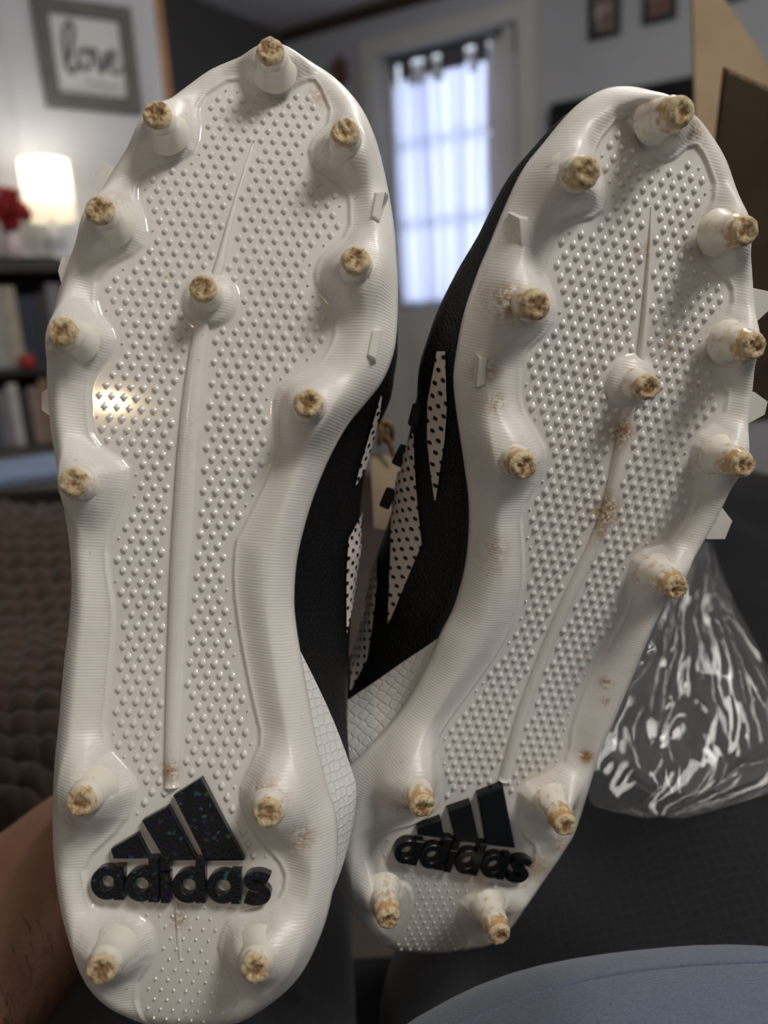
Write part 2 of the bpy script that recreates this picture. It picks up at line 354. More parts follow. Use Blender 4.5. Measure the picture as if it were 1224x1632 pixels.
# ------------------------------------------------------------------ materials of the shoes
def sole_mat():
    t = NT('white_sole_plastic'); co = t.coord()
    rim = t.n('ShaderNodeAttribute', attribute_name='rim').outputs['Fac']; dirt = t.n('ShaderNodeAttribute', attribute_name='dirt').outputs['Fac']
    sep = t.n('ShaderNodeSeparateXYZ'); t.l(co, sep.inputs[0])
    wave = t.math('SINE', t.math('MULTIPLY', sep.outputs[1], 2 * math.pi / .00095))
    n1 = t.noise(co, 900, 4); n2 = t.noise(co, 260, 3)
    d = t.math('MULTIPLY', dirt, t.ramp(t.math('ADD', t.math('MULTIPLY', n1, .55), t.math('MULTIPLY', n2, .45)), .41, .53), clamp=True)
    spk = t.math('MULTIPLY', t.ramp(t.noise(co, 420, 1), .755, .80), .55)
    d = t.math('MAXIMUM', d, spk)
    base = t.mix(t.ramp(t.noise(co, 30), .3, .7), lin((236, 233, 228)), lin((228, 224, 218)))
    base = t.mix(d, base, t.mix(n1, lin((190, 146, 86)), lin((122, 84, 42))))
    t.l(base, t.b.inputs['Base Color'])
    t.l(t.math('ADD', t.math('MULTIPLY', rim, .26), .12), t.b.inputs['Roughness'])
    t.set(Specular_IOR_Level=.5, Coat_Roughness=.04); t.l(t.math('MULTIPLY', t.math('SUBTRACT', 1.0, rim, clamp=True), .4), t.b.inputs['Coat Weight'])
    t.b.inputs['Subsurface Weight'].default_value = .12; t.b.inputs['Subsurface Radius'].default_value = (1, .9, .75); t.b.inputs['Subsurface Scale'].default_value = .0025
    t.bump(t.math('MULTIPLY', wave, rim), .22, .00009)
    return t.m
M['sole'] = sole_mat()
def stud_mat(name='white_stud_plastic', lo=.66):
    t = NT(name); co = t.coord()
    sep = t.n('ShaderNodeSeparateXYZ'); t.l(co, sep.inputs[0])
    oi = t.n('ShaderNodeObjectInfo').outputs['Random']
    ns = t.n('ShaderNodeTexNoise', noise_dimensions='4D'); ns.inputs['Scale'].default_value = 420; ns.inputs['Detail'].default_value = 4; t.l(co, ns.inputs['Vector']); t.l(t.math('MULTIPLY', oi, 40), ns.inputs['W'])
    h = t.ramp(sep.outputs[2], .0035, .0105)
    d = t.ramp(t.math('ADD', t.math('MULTIPLY', h, .42), ns.outputs[0]), lo, lo + .20)
    t.l(t.mix(d, lin((234, 229, 218)), lin((196, 160, 112))), t.b.inputs['Base Color'])
    t.set(Roughness=.22); t.bump(ns.outputs[0], .25, .0004)
    return t.m
M['stud'] = stud_mat(); M['stud_soiled'] = stud_mat('soiled_stud_plastic', .54)
def soil_mat():
    t = NT('dry_soil'); co = t.coord()
    oi = t.n('ShaderNodeObjectInfo').outputs['Random']
    ns = t.n('ShaderNodeTexNoise', noise_dimensions='4D'); ns.inputs['Scale'].default_value = 480; ns.inputs['Detail'].default_value = 5; ns.inputs['Roughness'].default_value = .7; t.l(co, ns.inputs['Vector']); t.l(t.math('MULTIPLY', oi, 60), ns.inputs['W'])
    sep = t.n('ShaderNodeSeparateXYZ'); t.l(co, sep.inputs[0])
    rad = t.math('SQRT', t.math('ADD', t.math('MULTIPLY', sep.outputs[0], sep.outputs[0]), t.math('MULTIPLY', sep.outputs[1], sep.outputs[1])))
    k = t.math('ADD', ns.outputs[0], t.math('MULTIPLY', t.ramp(rad, .0005, .0042), .16))
    c = t.mix(t.ramp(k, .48, .66), lin((140, 102, 62)), lin((222, 202, 166)))
    t.l(c, t.b.inputs['Base Color']); t.set(Roughness=.9); t.bump(ns.outputs[0], .8, .0012)
    return t.m
M['soil'] = soil_mat()
def upper_mat():
    t = NT('black_textured_upper'); co = t.coord()
    v = t.n('ShaderNodeTexVoronoi'); v.inputs['Scale'].default_value = 1000; t.l(co, v.inputs['Vector'])
    t.set(Base_Color=(.0065, .0065, .0075, 1), Roughness=.38, Specular_IOR_Level=.38)
    t.bump(v.outputs['Distance'], .6, -.0005); return t.m
M['upper'] = upper_mat()
def stripe_mat():
    t = NT('perforated_white_stripe'); uv = t.n('ShaderNodeUVMap').outputs[0]
    mp = t.n('ShaderNodeMapping'); mp.inputs['Rotation'].default_value = (0, 0, .5); mp.inputs['Scale'].default_value = (1 / .0033, 1 / .0033, 1); t.l(uv, mp.inputs['Vector'])
    sep = t.n('ShaderNodeSeparateXYZ'); t.l(mp.outputs[0], sep.inputs[0])
    fx = t.math('SUBTRACT', t.math('FRACT', sep.outputs[0]), .5); fy = t.math('SUBTRACT', t.math('FRACT', sep.outputs[1]), .5)
    r = t.math('SQRT', t.math('ADD', t.math('MULTIPLY', fx, fx), t.math('MULTIPLY', fy, fy)))
    t.l(t.mix(t.ramp(r, .25, .22), lin((225, 214, 208)), (.006, .006, .007, 1)), t.b.inputs['Base Color']); t.set(Roughness=.45)
    t.bump(t.ramp(r, .22, .32), .6, .0004); return t.m
M['stripe'] = stripe_mat()
def heel_mat():
    t = NT('white_scaled_heel'); uv = t.n('ShaderNodeUVMap').outputs[0]
    v = t.n('ShaderNodeTexVoronoi', feature='DISTANCE_TO_EDGE'); v.inputs['Scale'].default_value = 330; v.inputs['Randomness'].default_value = .35; t.l(uv, v.inputs['Vector'])
    e = t.ramp(v.outputs['Distance'], .0, .16)
    t.l(t.mix(e, lin((234, 232, 231)), lin((240, 238, 237))), t.b.inputs['Base Color']); t.set(Roughness=.4); t.bump(e, .4, .0006); return t.m
M['heel'] = heel_mat()
def glitter_mat():
    t = NT('black_glitter_plastic'); co = t.coord()
    v = t.n('ShaderNodeTexVoronoi'); v.inputs['Scale'].default_value = 900; t.l(co, v.inputs['Vector'])
    sepc = t.n('ShaderNodeSeparateColor'); t.l(v.outputs['Color'], sepc.inputs[0])
    m = t.math('GREATER_THAN', sepc.outputs[0], .90)
    hs = t.n('ShaderNodeMix', data_type='RGBA', blend_type='MULTIPLY'); hs.inputs[0].default_value = 1; t.l(v.outputs['Color'], hs.inputs[6]); hs.inputs[7].default_value = (.28, .9, 1, 1)
    t.l(t.mix(t.math('MULTIPLY', m, .30), (.006, .006, .008, 1), hs.outputs[2]), t.b.inputs['Base Color'])
    t.l(t.math('MULTIPLY', m, .9), t.b.inputs['Metallic']); t.set(Roughness=.25)
    t.bump(v.outputs['Distance'], .25, .0004); return t.m
M['glitter'] = glitter_mat()
M['black_plastic'] = plain('glossy_black_plastic', (.005, .005, .006, 1), .28)
M['lace'] = plain('black_lace', (.01, .01, .011, 1), .8, bump=.4, bscale=900)
M['piping'] = plain('grey_piping', lin((120, 120, 122)), .6)
M['lining'] = plain('dark_lining', (.018, .018, .02, 1), .9)

# ------------------------------------------------------------------ cleats
NAT = Vector((0, 0, 0))
class Shoe: pass
def frame(foot, dist, heel_px, toe_px):
    s = Shoe(); rd = ray(*foot); N = -rd.normalized(); p0 = CAMPOS - N * dist       # plane at distance dist along the normal
    hp = hitpl(*heel_px, p0, N); tp = hitpl(*toe_px, p0, N)
    V = (tp - hp).normalized(); U = V.cross(N).normalized()
    s.L = (tp - hp).length; s.M = Matrix(((U.x, V.x, N.x, hp.x), (U.y, V.y, N.y, hp.y), (U.z, V.z, N.z, hp.z), (0, 0, 0, 1)))
    s.Mi = s.M.inverted(); s.co = s.Mi @ CAMPOS; s.R3 = s.Mi.to_3x3()
    return s
def bend(s, v):
    """toe spring and slight arch of the sole along its length"""
    x = np.clip(np.asarray(v, float) / s.L, -.05, 1.05)
    return -.009 * np.clip((x - .72) / .28, 0, 2) ** 2 + .0012 * np.exp(-((x - .66) / .12) ** 2) - .0022 * np.exp(-((x - .38) / .12) ** 2) - .004 * np.clip((.12 - x) / .12, 0, 2) ** 2
def unp(s, px, py, h=0.0):
    d = s.R3 @ ray(px, py); b = 0.0
    for _ in range(6):
        t = (h + b - s.co.z) / d.z; q = s.co + d * t; b = float(bend(s, q.y))
    return (q.x, q.y)

L = dict(
 foot=(590, 850), dist=.240, heel=(300, 1640), toe=(435, 88),
 outline=[(404,89),(435,86),(464,89),(501,102),(539,129),(572,167),(593,210),(609,270),(623,345),(629,410),(631,470),(628,535),(620,572),(604,607),(580,638),(550,675),(520,729),(496,788),(480,840),(468,895),(464,950),(466,990),(474,1043),(488,1123),(503,1200),(518,1263),(532,1310),(533,1370),(522,1445),(503,1505),(474,1559),(431,1600),(377,1630),(300,1641),(237,1634),(178,1607),(135,1564),(108,1494),(94,1435),(86,1370),(84,1300),(87,1220),(94,1150),(102,1059),(111,985),(114,930),(111,870),(103,815),(95,770),(87,720),(80,680),(75,610),(75,560),(81,520),(92,470),(108,420),(127,372),(154,318),(183,266),(222,213),(264,167),(302,135),(345,107)],
 recess=[(375,125),(399,154),(437,163),(488,132),(504,132),(528,189),(488,232),(496,270),(545,302),(554,318),(554,372),(512,404),(499,432),(501,456),(534,494),(528,546),(507,578),(448,610),(433,643),(441,723),(415,783),(386,840),(372,865),(369,935),(380,1016),(399,1113),(415,1177),(396,1222),(378,1262),(392,1310),(415,1342),(453,1386),(448,1424),(420,1443),(367,1456),(351,1483),(345,1515),(372,1564),(377,1590),(350,1650),(238,1650),(216,1575),(248,1526),(248,1483),(232,1462),(200,1451),(151,1443),(143,1424),(135,1375),(200,1316),(222,1262),(216,1237),(167,1183),(178,1070),(186,978),(175,908),(173,868),(195,815),(208,772),(208,740),(150,702),(143,643),(146,605),(178,567),(188,535),(156,492),(157,436),(229,401),(237,361),(216,307),(237,272),(307,253),(321,216),(318,162)],
 studs=[(430,78),(249,180),(550,208),(157,333),(567,413),(97,527),(491,643),(115,768),(127,1280),(426,1297),(160,1547),(405,1547)], center=(322,458),
 rib=[(404,222,3),(372,330,8),(347,430,16),(323,512,25),(303,650,30),(291,820,33),(283,960,30),(277,1100,27),(273,1255,23)],
 rib2=[(280,1440,5),(283,1490,8),(286,1534,4)],
 logo=lambda x, y: (x / 1.8545, y / 1.8545 + 1192),
 dirt=[(430,1255,9,.8),(478,1330,9,.7),(300,1225,0,0),(455,630,7,.35),(268,1230,5,1),(281,1468,5,.8),(430,80,8,.5),(97,560,7,.5),(505,150,7,.5),(440,500,30,.10),(300,700,20,.1),(190,330,7,.4),(127,1300,6,.4),(170,1500,12,.25)],
 lugs_out=[[(186,270),(167,260),(153,280),(156,312)],[(114,411),(102,412),(95,435),(101,460)],[(88,614),(70,626),(70,656),(86,668)]],
 lugs_in=[(600,330,-.12),(594,549,-.12)], side=1)
Rr = dict(
 foot=(370, 420), dist=.232, heel=(668, 1518), toe=(1010, 138),
 outline=[(951,152),(983,140),(1021,141),(1062,155),(1106,182),(1135,217),(1157,255),(1173,304),(1185,350),(1194,405),(1199,453),(1201,512),(1200,587),(1197,628),(1189,677),(1180,720),(1162,776),(1147,812),(1123,856),(1094,903),(1059,957),(1032,1017),(1005,1082),(978,1147),(955,1201),(936,1262),(918,1318),(899,1350),(875,1387),(842,1433),(815,1470),(777,1498),(739,1513),(701,1519),(663,1518),(620,1511),(593,1488),(568,1460),(545,1420),(533,1380),(530,1335),(535,1290),(550,1245),(585,1208),(620,1172),(652,1131),(685,1071),(709,1017),(730,975),(745,925),(753,875),(755,810),(748,747),(737,671),(731,617),(733,579),(746,508),(768,440),(790,387),(815,326),(842,271),(880,222),(918,177)],
 recess=[(991,183),(1021,228),(1040,258),(1070,260),(1103,231),(1119,250),(1138,304),(1108,374),(1116,408),(1130,427),(1163,454),(1162,492),(1127,530),(1124,568),(1157,620),(1149,666),(1103,698),(1097,742),(1108,785),(1098,818),(1070,860),(1010,881),(997,919),(999,968),(972,1017),(934,1088),(910,1147),(902,1207),(875,1230),(826,1252),(822,1290),(831,1333),(853,1349),(842,1393),(825,1409),(777,1409),(734,1431),(726,1463),(742,1490),(735,1530),(612,1530),(630,1500),(645,1470),(660,1436),(655,1409),(625,1398),(601,1352),(606,1330),(669,1312),(700,1285),(706,1250),(697,1180),(717,1147),(761,1088),(799,1033),(826,979),(837,925),(835,870),(831,814),(864,758),(874,720),(853,682),(830,644),(831,568),(880,525),(888,481),(869,438),(869,425),(891,361),(959,347),(970,304),(948,262),(951,233)],
 studs=[(1087,177),(937,274),(1190,368),(857,487),(1204,552),(836,744),(1187,742),(1080,938),(675,1288),(903,1318),(620,1467),(797,1492)], center=(1035,618),
 rib=[(1040,330,2),(1037,400,7),(1022,570,15),(1000,666,24),(982,760,24),(960,840,25),(902,965,25),(862,1060,24),(831,1147,24),(803,1245,23)],
 rib2=None, logo=None,
 dirt=[(1065,185,9,1),(1105,205,9,.7),(800,480,10,1),(905,275,8,.6),(1160,365,8,.7),(1175,560,9,.8),(805,735,8,.5),(1165,740,7,.7),(1055,925,8,.7),(770,590,7,.8),(785,640,7,.7),(995,690,8,1),(968,820,10,1),(960,850,6,.8),(790,875,9,.45),(792,900,7,.3),(965,1088,4,1),(962,1114,3,.8),(932,1203,5,1.2),(650,1260,13,.9),(895,1290,13,.8),(610,1430,12,.9),(790,1455,13,.9),(850,1385,11,.8),(890,1340,7,.7),(1078,552,6,.7),(950,590,5,.5),(1030,400,6,.5),(900,300,14,.2),(955,590,40,.07)],
 lugs_out=[[(1197,458),(1221,463),(1228,478),(1225,492),(1200,517)],[(1197,622),(1219,638),(1215,660),(1188,675)],[(1147,806),(1163,827),(1150,857),(1122,857)]],
 lugs_in=[(836,372,.35),(768,592,.15)], side=-1)

# logo polygons in the left shoe's zoom coordinates
BARS = [[(328,298),(405,252),(443,326),(336,326)], [(420,214),(496,172),(581,331),(489,334)], [(513,140),(595,88),(722,333),(608,334)]]
def ring(cx, cy, ro, ri, n=28):
    vs = []; fs = []
    for k in range(n):
        a = 2 * math.pi * k / n
        vs += [(cx + ro * math.cos(a), cy + ro * math.sin(a)), (cx + ri * math.cos(a), cy + ri * math.sin(a))]
    return ('ring', vs, n)
SPATH = catmull([(796,384),(770,374),(742,377),(733,392),(748,407),(776,413),(790,428),(780,446),(752,451),(725,443)], 4, False)
LETTERS = [
 [ring(318, 398, 49, 23), ('poly', [(338,348),(368,348),(368,448),(338,448)])],
 [ring(418, 404, 49, 23), ('poly', [(440,322),(471,322),(471,455),(440,455)])],
 [('poly', [(477,366),(504,366),(504,457),(477,457)]), ('poly', [(477,330),(504,330),(504,358),(477,358)])],
 [ring(558, 408, 49, 23), ('poly', [(579,326),(608,326),(608,458),(579,458)])],
 [ring(660, 410, 49, 23), ('poly', [(684,360),(713,360),(713,460),(684,460)])],
 [('stroke', SPATH, 24)]]

def make_shoe(D, name, label):
    s = frame(D['foot'], D['dist'], D['heel'], D['toe']); s.D = D
    root = empty(name, mw=s.M); tag(root, label, 'shoe', 'pair of cleated shoes'); s.root = root
    ol = np.array([unp(s, *p, -.003) for p in D['outline']]); ol = catmull(ol, 10)
    rc = chaikin(np.array([unp(s, *p) for p in D['recess']]), 1)
    s.ol = ol
    HT = D['ht']                                                             # height of the stud tips above the sole floor
    hts = [HT + D['hm'] * (k >= 8) for k in range(12)]; studs = np.array([unp(s, *p, hts[k]) for k, p in enumerate(D['studs'])]); cst = np.array(unp(s, *D['center'], .0125))
    # ---- rows of the sole
    it, ib = ol[:, 1].argmax(), ol[:, 1].argmin()
    def chain(i, j, step):
        k = i; out = [ol[k]]
        while k != j: k = (k + step) % len(ol); out.append(ol[k])
        return np.array(out)
    A = chain(ib, it, 1); B = chain(ib, it, -1)
    Lc, Rc = (A, B) if A[:, 0].mean() < B[:, 0].mean() else (B, A)
    def mono(c): return np.maximum.accumulate(c[:, 1]) + np.arange(len(c)) * 1e-9, c[:, 0]
    lv, lu = mono(Lc); rv, ru = mono(Rc)
    vmin, vmax = ol[ib, 1], ol[it, 1]
    s.uL = lambda v: np.interp(v, lv, lu); s.uR = lambda v: np.interp(v, rv, ru); s.vmin, s.vmax = vmin, vmax
    NV, NU = 560, 190
    x = np.linspace(0, 1, NV); x = .55 * x + .45 * (.5 - .5 * np.cos(np.pi * x))
    vv = vmin + (vmax - vmin) * x
    tt = np.linspace(0, 1, NU); tt = .75 * tt + .25 * (.5 - .5 * np.cos(np.pi * tt))
    UU = s.uL(vv)[:, None] * (1 - tt) + s.uR(vv)[:, None] * tt; VV = np.repeat(vv[:, None], NU, 1)
    pts = np.stack([UU.ravel(), VV.ravel()], 1)
    dr = -sdf(pts, rc)                                                     # >0 on the rim
    de = np.abs(sdf(pts, ol[::3]))
    dc = np.hypot(pts[:, 0] - cst[0], pts[:, 1] - cst[1])
    lip = sstep(dr, -.0003, .0013)
    body = lip * .0009 + sstep(dr, .0012, .0105) * .0032
    body += .00022 * np.exp(-((dr - .0009) / .0005) ** 2)
    mound = np.zeros(len(pts))
    for k, q in enumerate(studs):
        d = np.hypot(pts[:, 0] - q[0], pts[:, 1] - q[1]); mh = .0068 + D['hm'] * (k >= 8)
        mound = np.maximum(mound, mh * np.exp(-(np.maximum(d - .0035, 0) / .0080) ** 2))
    h = body + mound * sstep(dr, .0, .006)
    # rim dips between the crest and the outer edge
    edge = np.clip(1 - de / (.0072 - .0026 * np.clip(mound / .0068, 0, 1)), 0, 1); h = h * (1 - edge ** 1.8) - .0030 * edge ** 2
    pad = sstep(.0085 - dc, -.0006, .0012) * .0016 + .0028 * np.exp(-(np.maximum(dc - .003, 0) / .0038) ** 2) * (dc < .02)
    h = np.where(dc < .02, np.maximum(h, pad), h); rimattr = np.maximum(lip, sstep(.0085 - dc, -.0006, .0012))
    z = h + bend(s, pts[:, 1])
    dirt = np.zeros(len(pts))
    for px, py, r, k in D['dirt']:
        if r == 0: continue
        q = unp(s, px, py, .002); d = np.hypot(pts[:, 0] - q[0], pts[:, 1] - q[1]) / (r * .00055)
        dirt = np.maximum(dirt, k * np.exp(-d ** 2))
    for q in list(studs) + [cst]:
        d = np.hypot(pts[:, 0] - q[0], pts[:, 1] - q[1]); dirt = np.maximum(dirt, .25 * np.exp(-(d / .0075) ** 2))
    V3 = np.column_stack([pts, z])
    idx = np.arange(NV * NU).reshape(NV, NU)
    fc = np.stack([idx[:-1, :-1], idx[:-1, 1:], idx[1:, 1:], idx[1:, :-1]], -1).reshape(-1, 4).tolist()
    verts = V3.tolist()
    # side wall of the sole plate
    nO = len(ol); base = len(verts); cen = ol.mean(0)
    tn = np.roll(ol, -1, 0) - np.roll(ol, 1, 0); nn = np.column_stack([tn[:, 1], -tn[:, 0]]); nn /= np.linalg.norm(nn, axis=1)[:, None]
    ssum = ((np.roll(ol, -1, 0)[:, 0] * ol[:, 1]) - (np.roll(ol, -1, 0)[:, 1] * ol[:, 0])).sum()
    if ssum > 0: nn = -nn
    s.nn = nn
    prof = [(0, -.0030), (.0005, -.0040), (.0008, -.0055), (.0006, -.0070), (-.0006, -.0088)]
    bz = bend(s, ol[:, 1])
    for off, dz in prof:
        for k in range(nO): verts.append((ol[k, 0] + nn[k, 0] * off, ol[k, 1] + nn[k, 1] * off, bz[k] + dz))
    for r in range(len(prof) - 1):
        for k in range(nO):
            k2 = (k + 1) % nO; fc.append([base + r * nO + k, base + r * nO + k2, base + (r + 1) * nO + k2, base + (r + 1) * nO + k])
    so = obj('outsole', verts, fc, M['sole'], root, True)
    me = so.data
    ext = len(verts) - len(pts)
    for nm, arr, dv in (('rim', rimattr, .3), ('dirt', dirt, 0)):
        at = me.attributes.new(nm, 'FLOAT', 'POINT'); at.data.foreach_set('value', np.concatenate([arr, np.full(ext, dv)]))
    # ---- studs
    def stud(q, h0, htip, rb, rt, tilt=(0, 0)):
        b = float(bend(s, q[1])); H = htip - h0
        prof = [(rb * 1.42, -.0036), (rb * 1.25, -.0018), (rb * 1.12, -.0003), (rb * 1.04, .0010), (rb, .0022), (rb * .97, H * .42), (rb * .99, H * .50), (rb * .90, H * .56), (rt * 1.03, H * .74), (rt, H - .0016), (rt * .9, H - .0013)]
        o = MB().lathe(prof, 28).build('stud', D['studmat'], root, True)
        o.location = (q[0], q[1], b + h0); o.rotation_euler = (0, 0, random.random() * 6)
        # worn tip caked with soil
        vs = []; fs = []; rings = 7; seg = 28; ph = random.random() * 50
        for r in range(rings):
            rr = rt * (1.0 - r / rings) * (1.04 if r < 2 else 1)
            for k in range(seg):
                a = 2 * math.pi * k / seg
                p = Vector((rr * math.cos(a), rr * math.sin(a), 0))
                nz = noise.noise(Vector((p.x * 900 + ph, p.y * 900, ph))) * .00055 + noise.noise(Vector((p.x * 380, p.y * 380 + ph, ph))) * .0005
                edgez = -.0014 if r == 0 else (0 if r == 1 else .0001)
                jag = 1 + .05 * noise.noise(Vector((a * 3, ph, 0)))
                vs.append((p.x * jag, p.y * jag, H + edgez + nz - (.0004 if r > 3 else 0)))
        for r in range(rings - 1):
            for k in range(seg):
                k2 = (k + 1) % seg; fs.append((r * seg + k, r * seg + k2, (r + 1) * seg + k2, (r + 1) * seg + k))
        fs.append(tuple(range((rings - 1) * seg, rings * seg)))
        obj('soil_cap', vs, fs, M['soil'], o, True)
    for k, q in enumerate(studs): stud(q, .0084 + D['hm'] * .9 * (k >= 8), hts[k], .0051, .0042)
    stud(cst, .0036, .0125, .0046, .0040)
    # ---- ribs
    def rib(path, hmax, name):
        pp = np.array([(*unp(s, a, b_, .001), wpx) for a, b_, wpx in path]); pp = catmull(pp, 8, False)
        sec = [(-1, -.0006), (-.92, .35), (-.62, .86), (-.2, 1), (.2, 1), (.62, .86), (.92, .35), (1, -.0006)]
        vs = []; fs = []
        for i, (a, b_, wp) in enumerate(pp):
            t = pp[min(i + 1, len(pp) - 1)][:2] - pp[max(i - 1, 0)][:2]; t /= np.linalg.norm(t); nrm = np.array([-t[1], t[0]])
            hw = wp * D['dist'] / F / 2; bz_ = float(bend(s, b_))
            hh = hmax * min(1, hw / .0016)
            for e, k in sec: vs.append((a + nrm[0] * e * hw, b_ + nrm[1] * e * hw, bz_ + (hh * k if k > 0 else -.0004)))
        m = len(sec)
        for i in range(len(pp) - 1):
            for k in range(m - 1): fs.append((i * m + k, i * m + k + 1, (i + 1) * m + k + 1, (i + 1) * m + k))
        fs += [tuple(range(m)), tuple(reversed(range((len(pp) - 1) * m, len(pp) * m)))]
        o = obj(name, vs, fs, M['sole'], root, True)
        vs = np.array(vs); dd = np.zeros(len(vs))
        for px, py, r, k in D['dirt']:
            if r:
                q = unp(s, px, py, .002); dd = np.maximum(dd, k * np.exp(-(np.hypot(vs[:, 0] - q[0], vs[:, 1] - q[1]) / (r * .0007)) ** 2))
        o.data.attributes.new('rim', 'FLOAT', 'POINT').data.foreach_set('value', np.full(len(vs), .4))
        o.data.attributes.new('dirt', 'FLOAT', 'POINT').data.foreach_set('value', dd)
        return pp
    pp = rib(D['rib'], .0022, 'centre_rib')
    if D['rib2']: rib(D['rib2'], .0007, 'centre_rib')
    # ---- logo
    def lp(x, y): return unp(s, *D['logo'](x, y), .0025)
    def prism_part(nm, pieces, hz):
        mb = MB()
        for pc in pieces:
            if pc[0] == 'ring':
                _, vs, n = pc; q = [lp(*p) for p in vs]; b = [float(bend(s, p[1])) for p in q]
                v3 = []; f3 = []
                for k in range(n):
                    (xo, yo), (xi, yi) = q[2 * k], q[2 * k + 1]; zb = b[2 * k]; w_ = .09
                    xo2, yo2 = xo + (xi - xo) * w_, yo + (yi - yo) * w_; xi2, yi2 = xi + (xo - xi) * w_, yi + (yo - yi) * w_
                    v3 += [(xo, yo, zb - .0005), (xo, yo, zb + hz - .0003), (xo2, yo2, zb + hz), (xi2, yi2, zb + hz), (xi, yi, zb + hz - .0003), (xi, yi, zb - .0005)]
                for k in range(n):
                    k2 = (k + 1) % n
                    for j in range(5): f3.append((k * 6 + j, k * 6 + j + 1, k2 * 6 + j + 1, k2 * 6 + j))
                mb.add(v3, f3)
            else:
                if pc[0] == 'stroke':
                    pth, wd = pc[1], pc[2]; l_, r_ = [], []
                    for i in range(len(pth)):
                        t = pth[min(i + 1, len(pth) - 1)] - pth[max(i - 1, 0)]; t = t / np.linalg.norm(t); nr = np.array([-t[1], t[0]]) * wd / 2
                        l_.append(pth[i] + nr); r_.append(pth[i] - nr)
                    for i in range(len(pth) - 1):
                        q = [lp(*p) for p in (l_[i], l_[i + 1], r_[i + 1], r_[i])]; zb = float(bend(s, q[0][1]))
                        mb.prism(q, zb - .0005, zb + hz)
                else:
                    q = [lp(*p) for p in pc[1]]; zb = float(bend(s, q[0][1]))
                    mb.prism(q, zb - .0005, zb + hz - .0003); mb.prism(q, zb + hz - .0003, zb + hz + .0001, .05)
        return mb.build(nm, D['logomat'], root)
    for b_ in BARS: prism_part('logo_bar', [('poly', b_)], .0030)
    for l_ in LETTERS: prism_part('logo_letter', l_, .0033)
    logo_poly = np.array([lp(*p) for p in [(255,345),(305,290),(505,125),(600,72),(640,110),(735,325),(815,355),(820,470),(255,468)]])
    # ---- traction nubs of the recessed floor
    PX, PY = .00385, .00335
    gp = []
    r = 0; v = vmin
    ang = D.get('nubang', 0.0); ca, sa = math.cos(ang), math.sin(ang)
    for r in range(-12, 110):
        for c in range(-30, 31):
            uu = (c + (.5 if r % 2 else 0)) * PX; v_ = r * PY
            gp.append((uu * ca - v_ * sa, uu * sa + v_ * ca))
    gp = np.array(gp); rw = np.interp(gp[:, 1], pp[::-1, 1] if pp[0, 1] > pp[-1, 1] else pp[:, 1], (pp[::-1] if pp[0, 1] > pp[-1, 1] else pp)[:, 2]) * D['dist'] / F / 2
    rc_u = np.interp(gp[:, 1], pp[::-1, 1], pp[::-1, 0]); onrib = (np.abs(gp[:, 0] - rc_u) < rw + .0012) & (gp[:, 1] > pp[:, 1].min()) & (gp[:, 1] < pp[:, 1].max())
    keep = (sdf(gp, rc) > .0014) & (sdf(gp, ol[::3]) > .004) & ~onrib & (np.hypot(gp[:, 0] - cst[0], gp[:, 1] - cst[1]) > .0098) & (sdf(gp, logo_poly) < 0)
    gp = gp[keep]
    heel = gp[:, 1] < s.L * .17
    def nubmesh(a, b_, hz):
        vs = [(a, 0, 0), (0, b_, 0), (-a, 0, 0), (0, -b_ * .9, 0), (a * .5, 0, hz * .72), (0, b_ * .5, hz * .72), (-a * .5, 0, hz * .72), (0, -b_ * .45, hz * .72), (0, 0, hz)]
        fs = [(0, 1, 5, 4), (1, 2, 6, 5), (2, 3, 7, 6), (3, 0, 4, 7), (4, 5, 8), (5, 6, 8), (6, 7, 8), (7, 4, 8)]
        return vs, fs
    big = nubmesh(.00135, .00172, .00105); small = nubmesh(.00055, .00065, .0007)
    wall = sdf(gp, rc); tiny = heel | (wall < .0024)
    order = np.argsort(tiny * 1000 + np.abs(gp[:, 1] - s.L * .55)); first = order[:300]; rest = order[300:]
    mesh = None
    for i in first:
        if mesh is None:
            o = obj('traction_nub', big[0], big[1], M['nub'], root, True); mesh = o.data
        else:
            o = bpy.data.objects.new('traction_nub', mesh); C.objects.link(o); o.parent = root
        o.location = (gp[i, 0], gp[i, 1], float(bend(s, gp[i, 1])) - .00002)
        k = .9 + .2 * random.random(); o.scale = (k, k, k)
    mb = MB()
    for i in rest:
        m_ = small if tiny[i] else big; bz_ = float(bend(s, gp[i, 1]))
        mb.add([(p[0] + gp[i, 0], p[1] + gp[i, 1], p[2] + bz_ - .00002) for p in m_[0]], m_[1])
    o = mb.build('traction_nubs', M['nub'], root, True); o['kind'] = 'stuff'
    # ---- side lugs
    for lg in D['lugs_out']:
        q = np.array([unp(s, *p, -.004) for p in lg]); inn = np.array([.005 * D['side'] * (1 if True else 0), 0])
        a0 = q[0] + inn; a1 = q[-1] + inn; b0 = float(bend(s, q[0][1]))
        MB().prism([tuple(a0)] + [tuple(p) for p in q] + [tuple(a1)], b0 - .0085, b0 - .0020, .06).build('side_lug', M['nub'], root)
    for px, py, an in D['lugs_in']:
        q = np.array(unp(s, px, py, .003)); b0 = float(bend(s, q[1])); sg = D['side']
        ca2, sa2 = math.cos(an), math.sin(an)
        vs = []
        for lx, ly, lz in [(-.0042, -.0066, -.003), (.0026, -.0066, -.003), (.0026, .0066, -.003), (-.0042, .0066, -.003), (-.0006, -.0036, .0044), (.0018, -.0044, .0044), (.0018, .0044, .0044), (-.0006, .0036, .0044)]:
            lx *= sg; vs.append((q[0] + lx * ca2 - ly * sa2, q[1] + lx * sa2 + ly * ca2, b0 + lz + .0005))
        MB().add(vs, [(0, 3, 2, 1), (4, 5, 6, 7), (0, 1, 5, 4), (1, 2, 6, 5), (2, 3, 7, 6), (3, 0, 4, 7)]).build('side_lug', M['nub'], root)
